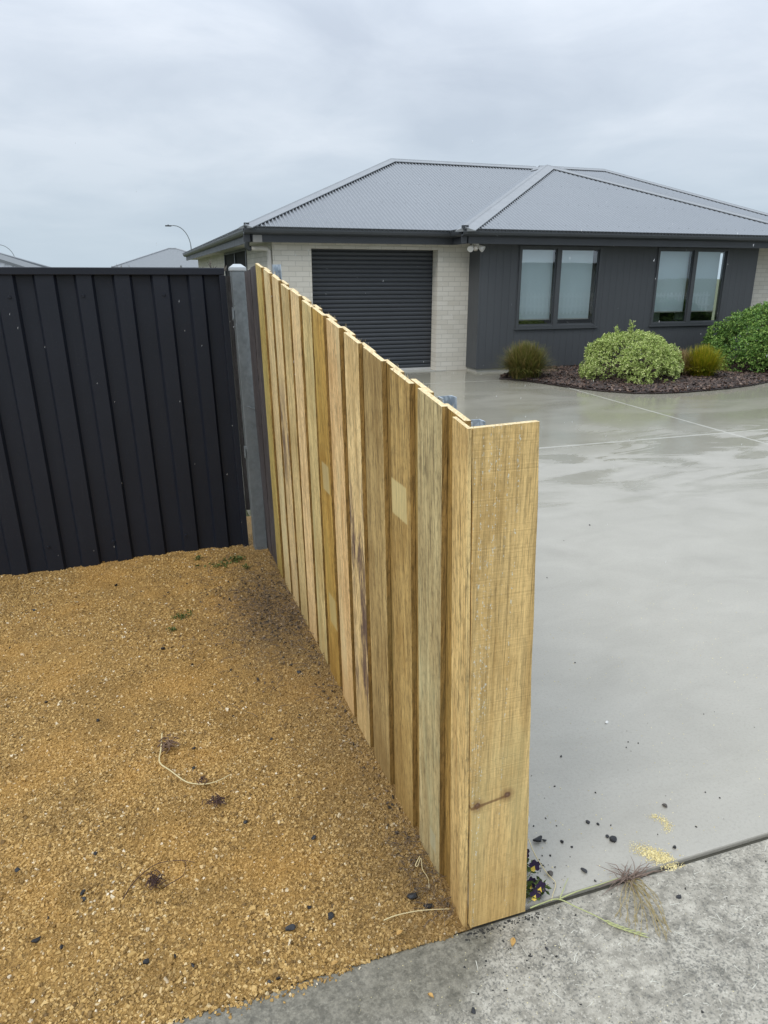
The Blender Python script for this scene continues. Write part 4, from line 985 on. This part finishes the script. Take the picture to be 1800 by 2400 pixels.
for i, (x, y, s) in enumerate([(-.493, 1.977, .020), (-.274, 1.975, .017), (-.303, 1.828, .023), (-.299, 1.806, .024), (-.410, 1.697, .031), (-.388, 1.769, .012), (-.345, 1.659, .018), (-.133, 1.546, .023), (-.061, 1.539, .015), (-.018, 1.497, .017), (.385, 1.829, .023), (.189, 1.978, .020), (.284, 1.833, .010), (.309, 1.570, .020), (.358, 1.521, .027), (.244, 1.518, .034), (.186, 1.388, .014), (.161, 1.387, .014), (-.659, 3.939, .022), (-.242, 4.128, .026), (-.016, 3.252, .026), (-.503, 2.946, .02), (-.291, 2.733, .024), (.062, 2.443, .022), (.051, 2.322, .018), (.354, 2.414, .017), (.539, 2.923, .022), (.518, 3.006, .018), (.562, 2.850, .029), (-.720, 3.524, .018), (.60, 1.50, .045), (.63, 1.46, .03)]):
    lab = {4: 'flat grey slate chip in the gravel, largest toward the left foreground', 15: 'largest black lump in the gravel near the footpath edge', 30: 'dark slate lump against the foot of the corner palings', 28: 'blackest stone in the gravel close to the middle of the paling fence'}.get(i, 'small black stone lying in the tan gravel')
    stone(x, y, s, lab, g, float(bed_z(x, y)) + s * .05)
WST = plain('white_quartz', (.62, .61, .57), .6, bump=.4, scale=30); q = SM[2].copy(); q.materials.clear(); q.materials.append(WST)
o = bpy.data.objects.new('stone', q); COL.objects.link(o); o.location = (1.052, 1.665, 0); o.scale = (.05, .04, .07); tag(o, 'white stone behind the right edge of the end board above the violas', 'stone')
o = bpy.data.objects.new('wood_crumb', q); COL.objects.link(o); o.location = (1.644, 2.056, 0); o.scale = (.025, .018, .014); tag(o, 'pale cream crumb alone in the middle of the wet driveway', 'crumb')

STRAW = plain('straw', (.55, .46, .25), .7, var=.2, scale=30); STEMG = plain('pale_green_stem', (.36, .38, .17), .65, var=.25, scale=20); ROOT = plain('dead_root', (.055, .028, .022), .85, var=.4, scale=40)
def smooth_path(pts, n=6):
    P = [Vector(p) for p in pts]; out = []
    for i in range(len(P) - 1):
        a, b_, c, d = P[max(i - 1, 0)], P[i], P[i + 1], P[min(i + 2, len(P) - 1)]
        for k in range(n):
            t = k / n; out.append(.5 * ((2 * b_) + (c - a) * t + (2 * a - 5 * b_ + 4 * c - d) * t * t + (3 * b_ - a - 3 * c + d) * t ** 3))
    return out + [P[-1]]
def stem(name, label, cat, pts, r, mat, z, ear=False, group=None):
    b = MB(); pp = smooth_path([(x, y, z + (h if len(q) == 0 else q[0])) for (x, y, *q), h in zip(pts, [.004] * len(pts))]); b.tube(pp, [r * (1 - .5 * i / len(pp)) for i in range(len(pp))], 6)
    if ear:
        for i in range(len(pp) - 16, len(pp)):
            p = pp[i]; d = (pp[min(i + 1, len(pp) - 1)] - pp[i - 1]).normalized(); s_ = Vector((-d.y, d.x, 0)) * (1 if i % 2 else -1)
            b.tube([p, p + d * .010 + s_ * .004 + Vector((0, 0, .002)), p + d * .022 + s_ * .005 + Vector((0, 0, .003))], [.0006, .002, .0003], 5)
    return tag(b.build(name, mat, smooth=True), label, cat, group)
stem('straw_stem', 'long curved pale straw lying bent on the open gravel', 'straw', [(-.050, 2.542), (-.058, 2.443), (-.066, 2.363), (-.032, 2.303), (.013, 2.228), (.047, 2.200), (.088, 2.186), (.131, 2.192), (.169, 2.210)], .0032, STRAW, .006)
stem('straw_stem', 'pale straw lying on the gravel close to the fence corner', 'straw', [(.492, 1.450), (.530, 1.454), (.583, 1.450), (.627, 1.441), (.680, 1.426)], .0018, STRAW, .010)
stem('straw_stem', 'curled dry stalk at the foot of the second near paling', 'straw', [(.663, 1.612, .03), (.642, 1.594, .02), (.647, 1.588, .02), (.663, 1.604, .03), (.656, 1.573, .02), (.662, 1.543, .01), (.652, 1.510, .005)], .0014, STRAW, .006)
stem('straw_stem', 'bent pale stem leaning on the driveway edge past the violas', 'straw', [(1.013, 1.574, .03), (1.005, 1.517, .02), (1.009, 1.456, .008), (1.014, 1.415, .008), (.985, 1.381, .01), (.967, 1.361, .01)], .0017, STRAW, 0)
stem('grass_stalk', 'green seeding grass stalk reaching from the end board over the footpath', 'grass stalk', [(.900, 1.362, .012), (.941, 1.364, .014), (.989, 1.360, .016), (1.027, 1.324, .010), (1.064, 1.281, .008), (1.087, 1.249, .006), (1.116, 1.221, .004), (1.147, 1.195, .003)], .0021, STEMG, -.006, ear=True)
stem('grass_stalk', 'short green stalk curving up over the driveway edge', 'grass stalk', [(.996, 1.362, .012), (1.02, 1.382, .015), (1.029, 1.391, .015), (1.055, 1.412, .018)], .0018, STEMG, -.002)
stem('grass_stalk', 'green stalk lying along the joint between driveway and footpath', 'grass stalk', [(.994, 1.360, .012), (1.060, 1.366, .012), (1.128, 1.366, .012), (1.199, 1.369, .012)], .0020, STEMG, -.002)

def clump(name, label, cat, x, y, r, n, mat, z, h=.012, thick=.0011, group=None, seed=0):
    rr = random.Random(seed); b = MB()
    for _ in range(n):
        a = rr.uniform(0, 6.28); l = rr.uniform(.4, 1) * r; c = Vector((x + rr.gauss(0, r * .3), y + rr.gauss(0, r * .3), z + rr.uniform(0, h)))
        d = Vector((math.cos(a), math.sin(a), 0)) * l * .5; sd = Vector((-math.sin(a), math.cos(a), 0)) * l * rr.uniform(-.4, .4)
        b.tube([c - d, c + sd + Vector((0, 0, rr.uniform(0, h))), c + d], [thick, thick, thick * .4], 4)
    return tag(b.build(name, mat), label, cat, group)
clump('root_clump', 'dark reddish clump of dead roots with long runners on the near gravel', 'dead roots', -.102, 1.794, .034, 46, ROOT, .004, .02, .0014, seed=1)
clump('root_clump', 'small purple brown root clump beside the end of the curved straw', 'dead roots', .109, 2.088, .042, 36, ROOT, .004, .012, .0014, seed=2)
clump('root_clump', 'brown bark like scrap next to the curved straw', 'dead roots', -.03, 2.465, .05, 24, plain('bark_scrap', (.14, .085, .05), .8), .004, .010, .003, seed=3)
clump('root_clump', 'brown scrap under the bend of the curved straw', 'dead roots', .073, 2.214, .032, 16, ROOT, .004, .01, .0013, seed=4)
clump('root_clump', 'dark root scrap at the far left edge of the gravel', 'dead roots', -.86, 3.62, .09, 26, ROOT, .004, .012, .002, seed=5)
stem('root_runner', 'thin dark root looping over the near gravel above the root clump', 'dead roots', [(-.191, 1.763), (-.157, 1.821), (-.097, 1.866), (-.025, 1.859), (.016, 1.836)], .0016, ROOT, .004)
stem('root_runner', 'thin dark root looping back right of the root clump', 'dead roots', [(-.077, 1.770), (-.03, 1.79), (-.018, 1.802), (-.01, 1.84), (-.025, 1.861)], .0013, ROOT, .004)
TWG = plain('dry_twigs', (.12, .085, .055), .85, var=.5, scale=40)
b = MB(); rr = random.Random(8)
for _ in range(420):
    x = min(rr.gauss(.50, .16), .68); y = rr.gauss(3.45, .42); a = rr.uniform(0, 6.28); l = rr.uniform(.02, .08); c = Vector((x, y, .008 + rr.uniform(0, .014)))
    d = Vector((math.cos(a), math.sin(a), rr.uniform(-.1, .2))) * l * .5; b.tube([c - d, c + Vector((0, 0, .006)), c + d], .0011, 4)
for _ in range(150):
    x = rr.uniform(.60, .70); y = rr.uniform(1.40, 1.75); a = rr.uniform(0, 6.28); l = rr.uniform(.01, .05); c = Vector((x, y, .004 + rr.uniform(0, .014)))
    d = Vector((math.cos(a), math.sin(a), rr.uniform(-.1, .3))) * l * .5; b.tube([c - d, c + Vector((0, 0, .006)), c + d], .0008, 4)
tag(b.build('twig_litter', TWG), kind='stuff')
LIT = NT('rotted_litter'); LIT.set(Base_Color=LIT.ramp(LIT.island(), [(0, (.015, .012, .009)), (.35, (.06, .042, .025)), (.8, (.15, .10, .055)), (1, (.30, .22, .13))]), Roughness=.8); LIT = LIT.m
x = np.concatenate([RNG.normal(.57, .09, 1300), RNG.normal(.42, .22, 420), RNG.normal(.660, .025, 420)]); y = np.concatenate([RNG.normal(3.58, .25, 1300), RNG.normal(3.6, .45, 420), RNG.uniform(1.4, 4.0, 420)])
ok = (x < .69) & (y < 4.4); x, y = x[ok], y[ok]; s = .003 + .010 * RNG.random(len(x)) ** 2; v, f = chip_mesh(x, y, bed_z(x, y) + .004 + .004 * RNG.random(len(x)), s, (.12, .4))
tag(npmesh('leaf_litter', v, f, LIT), kind='stuff')
WEED = mat_leaf('weed_leaf', [(0, (.035, .06, .014)), (.5, (.07, .11, .022)), (1, (.13, .17, .045))])
def weed(label, x, y, r, n, seed, name='weed'):
    rng = np.random.default_rng(seed); t = np.stack([x + rng.normal(0, r * .45, n), y + rng.normal(0, r * .30, n), .006 + rng.uniform(0, .012, n)], 1)
    v, f = leaf_cloud(t, np.tile([0, 0, 1.0], (n, 1)), 4, .017, .006, rng); return tag(npmesh(name, v, f, WEED), label, 'weed', 'green weeds in the gravel')
weed('long green weed patch in the gravel below the corner of the black fence', .365, 4.232, .11, 26, 1)
weed('rounder bright green weed nearest the galvanised post', .473, 4.285, .06, 30, 2)
weed('small dark green weed nearest the weathered paling foot', .515, 4.14, .022, 10, 3)
weed('faint green weed farthest left below the black fence', .247, 4.37, .016, 7, 4)
weed('green weed sprig alone in the middle of the gravel', .093, 3.577, .06, 16, 5)
weed('tiny green weed just below the middle weed sprig', .033, 3.431, .014, 7, 6)

# violas
va = thing('viola_plant', 'dark purple violas with green leaves behind the lower right edge of the end board', 'flowers', (.945, 1.44, 0))
PUR = mat_leaf('dark_viola_petal', [(0, (.008, .004, .014)), (1, (.03, .012, .05))], .1); YEL = plain('viola_yellow', (.62, .45, .06), .6)
for (x, y, z) in ((.985, 1.565, .05), (.955, 1.50, .06), (.965, 1.455, .05), (.945, 1.385, .045), (.925, 1.378, .03), (.935, 1.42, .03)):
    b = MB(); c = Vector((x, y, z)); fwd = Vector((random.uniform(-.4, .3), -.8, .45)).normalized(); u = fwd.cross(Vector((1, 0, 0))).normalized(); w = fwd.cross(u)
    for k in range(5):
        a = 2 * math.pi * k / 5 + math.pi / 2; e = u * math.sin(a) + w * math.cos(a); s_ = fwd.cross(e); l = .016
        mi = 1 if k == 3 else 0
        b.add([c, c + e * l * .6 + s_ * l * .5, c + e * l * 1.05 + s_ * l * .25 + fwd * .002, c + e * l * 1.05 - s_ * l * .25, c + e * l * .6 - s_ * l * .5], [(0, 1, 2, 3, 4)], mi)
    fo = b.build('flower', [PUR, YEL], va)
    b = MB(); b.tube([(x - .02, y + .005, 0), (x - .008, y + .002, z * .6), tuple(c)], .0010, 5); b.build('stalk', STEMG, fo)
rng = np.random.default_rng(12); t = np.stack([rng.uniform(.905, .965, 60), rng.uniform(1.38, 1.55, 60), rng.uniform(.004, .04, 60)], 1); v, f = leaf_cloud(t, np.tile([.4, -.3, 1.0], (60, 1)), 3, .022, .004, rng); npmesh('leaves', v, f, WEED, va)

# dry grass tuft in the joint
tf = thing('grass_tuft', 'dry purplish grass tuft growing out of the joint between driveway and footpath', 'grass tuft', (1.235, 1.368, -.01))
PURG = plain('purplish_blade', (.20, .145, .115), .75, var=.4, scale=60); STRG = plain('tuft_straw', (.30, .24, .11), .75, var=.3, scale=60)
b = MB(); rr = random.Random(5)
for _ in range(52):
    a = rr.gauss(0, .5) + rr.choice([0, math.pi, 0, math.pi, 1.2, -2.0]); l = rr.uniform(.03, .12); d = Vector((math.cos(a), math.sin(a) * .6, 0))
    o0 = Vector((1.235 + rr.gauss(0, .022), 1.368 + rr.gauss(0, .004), -.006)); b.tube([o0, o0 + d * l * .5 + Vector((0, 0, rr.uniform(.008, .03))), o0 + d * l + Vector((0, 0, rr.uniform(0, .03)))], [.0013, .0011, .0003], 4)
b.build('blades', PURG, tf); b = MB()
for (ex, ey) in ((1.134, 1.244), (1.129, 1.272), (1.212, 1.175), (1.222, 1.19), (1.20, 1.185), (1.19, 1.19), (1.255, 1.30), (1.17, 1.235), (1.225, 1.21), (1.14, 1.20)):
    for _ in range(2):
        o0 = Vector((1.235 + rr.gauss(0, .012), 1.362, -.004)); e = Vector((ex + rr.gauss(0, .008), ey + rr.gauss(0, .008), -.003)); md = o0.lerp(e, .5) + Vector((rr.gauss(0, .008), rr.gauss(0, .008), rr.uniform(.01, .03)))
        pp = smooth_path([o0, md, e], 5); b.tube(pp, [.0013 * (1 - .6 * i / len(pp)) for i in range(len(pp))], 4)
        for i in range(5, len(pp)):
            dd = (pp[i] - pp[i - 1]).normalized(); sd = Vector((-dd.y, dd.x, .2)) * rr.choice([-1, 1]); b.tube([pp[i], pp[i] + dd * .012 + sd * .004], [.0012, .0003], 4)
b.build('seed_heads', STRG, tf)

# sawdust pile and scatter, pale grass clippings, grit
SAW = NT('sawdust'); SAW.set(Base_Color=SAW.ramp(SAW.island(), [(0, (.50, .40, .17)), (1, (.82, .74, .42))]), Roughness=.9); SAW = SAW.m
N = 1500; t = RNG.normal(0, .42, N); u = RNG.normal(0, .013, N)
x = 1.372 + t * .052 + u * .7; y = 1.405 - t * .060 + u
N2 = 260; t2 = RNG.random(N2); x2 = 1.465 + .03 * np.sin(t2 * 3) + RNG.normal(0, .010, N2); y2 = 1.565 - .08 * t2 + RNG.normal(0, .006, N2)
x = np.concatenate([x, x2]); y = np.concatenate([y, y2]); ok = y > 1.352; x, y = x[ok], y[ok]
s = RNG.uniform(.0014, .0034, len(x)); v, f = chip_mesh(x, y, np.where(y > 1.378, .0015, -.006) + .005 * np.exp(-((x - 1.372) ** 2 + (y - 1.405) ** 2) / .0008) * RNG.random(len(x)), s)
tag(npmesh('sawdust', v, f, SAW), kind='stuff')
x = np.concatenate([RNG.uniform(-.4, 2.2, 900), RNG.normal(.80, .28, 1500), RNG.uniform(.9, 3.2, 900)]); y = np.concatenate([RNG.uniform(.5, 1.36, 900), RNG.normal(1.18, .13, 1500), RNG.uniform(1.39, 3.2, 900)])
ok = (y < 1.362) | ((x > .90) & (y > 1.38)); x, y = x[ok], y[ok]; s = RNG.uniform(.0012, .0034, len(x)); v, f = chip_mesh(x, y, np.where(y > 1.37, .001, -.007), s)
tag(npmesh('sawdust_scatter', v, f, SAW), kind='stuff')
CLIP = plain('pale_clipping', (.56, .55, .47), .8, var=.2, scale=30); b = MB(); rr = random.Random(21)
for _ in range(260):
    x = rr.uniform(.55, 2.3); y = rr.uniform(.62, 1.34)
    if x < .9 and rr.random() < .6: continue
    a = rr.gauss(-.5, .9); l = rr.uniform(.010, .045); w = rr.uniform(.0005, .0009); d = Vector((math.cos(a), math.sin(a), 0)) * l * .5; sd = Vector((-math.sin(a), math.cos(a), 0)); c = Vector((x, y, -.0062)); k = sd * rr.uniform(-.08, .08) * l
    b.add([c - d - sd * w, c - d + sd * w, c + k + sd * w + Vector((0, 0, .0012)), c + d, c + k - sd * w + Vector((0, 0, .0012))], [(0, 4, 3, 2, 1)])
tag(b.build('grass_clippings', CLIP), kind='stuff')
GRIT = plain('black_grit', (.025, .025, .022), .8, var=.5, scale=60)
x = np.concatenate([RNG.normal(.80, .09, 120), RNG.uniform(.5, 2.2, 160), RNG.normal(1.0, .04, 40), RNG.uniform(1, 2.4, 30), RNG.uniform(.69, .92, 260)]); y = np.concatenate([RNG.normal(1.26, .05, 120), RNG.uniform(.6, 1.34, 160), RNG.normal(1.46, .06, 40), RNG.uniform(1.4, 2.2, 30), 1.353 - np.abs(RNG.normal(0, .010, 260))])
ok = ((y < 1.355) | ((y > 1.385) & (x > .92))); x, y = x[ok], y[ok]; s = .002 + .006 * RNG.random(len(x)) ** 3; v, f = chip_mesh(x, y, np.where(y > 1.37, .001, -.007), s, (.5, .9))
tag(npmesh('grit', v, f, GRIT), kind='stuff')
LF = plain('dry_leaf', (.45, .28, .09), .7, var=.3, scale=60)
def leaf(label, x, y, l, a, z=-.006):
    b = MB(); n = 6; d = Vector((math.cos(a), math.sin(a), 0)); s_ = Vector((-d.y, d.x, 0)); top = []; bot = []; mid = []
    for i in range(n + 1):
        t = i / n; w = math.sin(math.pi * min(1, t * 1.02)) ** .8 * l * .26; c = Vector((x, y, z)) + d * l * (t - .5) + Vector((0, 0, .004 * math.sin(t * 3)))
        mid.append(c); top.append(c + s_ * w + Vector((0, 0, .005))); bot.append(c - s_ * w + Vector((0, 0, .004)))
    for i in range(n): b.add([mid[i], mid[i + 1], top[i + 1], top[i]], [(0, 1, 2, 3)]); b.add([mid[i], bot[i], bot[i + 1], mid[i + 1]], [(0, 1, 2, 3)])
    return tag(b.build('dry_leaf', LF), label, 'leaf')
leaf('dry yellow leaf on the footpath just below the end board', .805, 1.287, .028, .9)
leaf('small pale leaf crumb on the damp footpath near the picture bottom', .537, 1.217, .018, -1.0)
leaf('little orange leaf in the gravel left of the footpath corner', .52, 1.40, .022, .3, .008)
leaf('reddish leaf at the edge where gravel meets footpath', .33, 1.372, .022, .2, .004)

# falling drizzle
RAIN = NT('rain_drop'); RAIN.set(Base_Color=(.85, .88, .9), Roughness=.2); RAIN = RAIN.m
N = 340; dist = RNG.uniform(2.2, 9, N); a = RNG.uniform(-.55, .58, N) + R(18.8); el = RNG.uniform(-.42, .18, N)
x = np.sin(a) * dist; y = np.cos(a) * dist; z = 1.7 + np.tan(el) * dist; ok = (z > .05) & ((y < 4.3) | (x > .9)) & (y < 12); x, y, z, dist = x[ok], y[ok], z[ok], dist[ok]
n = len(x); r_ = .0008 * np.ones(n); ln = RNG.uniform(.002, .006, n); base = np.array([(1, 0, 0), (-.5, .87, 0), (-.5, -.87, 0)])
tp = np.stack([x + .0015, y, z + ln], 1); bt = np.stack([x, y, z - ln], 1); md = np.stack([x, y, z], 1)[:, None] + base[None] * r_[:, None, None]
V = np.concatenate([md, tp[:, None], bt[:, None]], 1).reshape(-1, 3); q = np.array([(0, 1, 3), (1, 2, 3), (2, 0, 3), (1, 0, 4), (2, 1, 4), (0, 2, 4)]); F = (np.arange(n)[:, None, None] * 5 + q[None]).reshape(-1, 3)
tag(npmesh('drizzle', V, F, RAIN), kind='stuff')
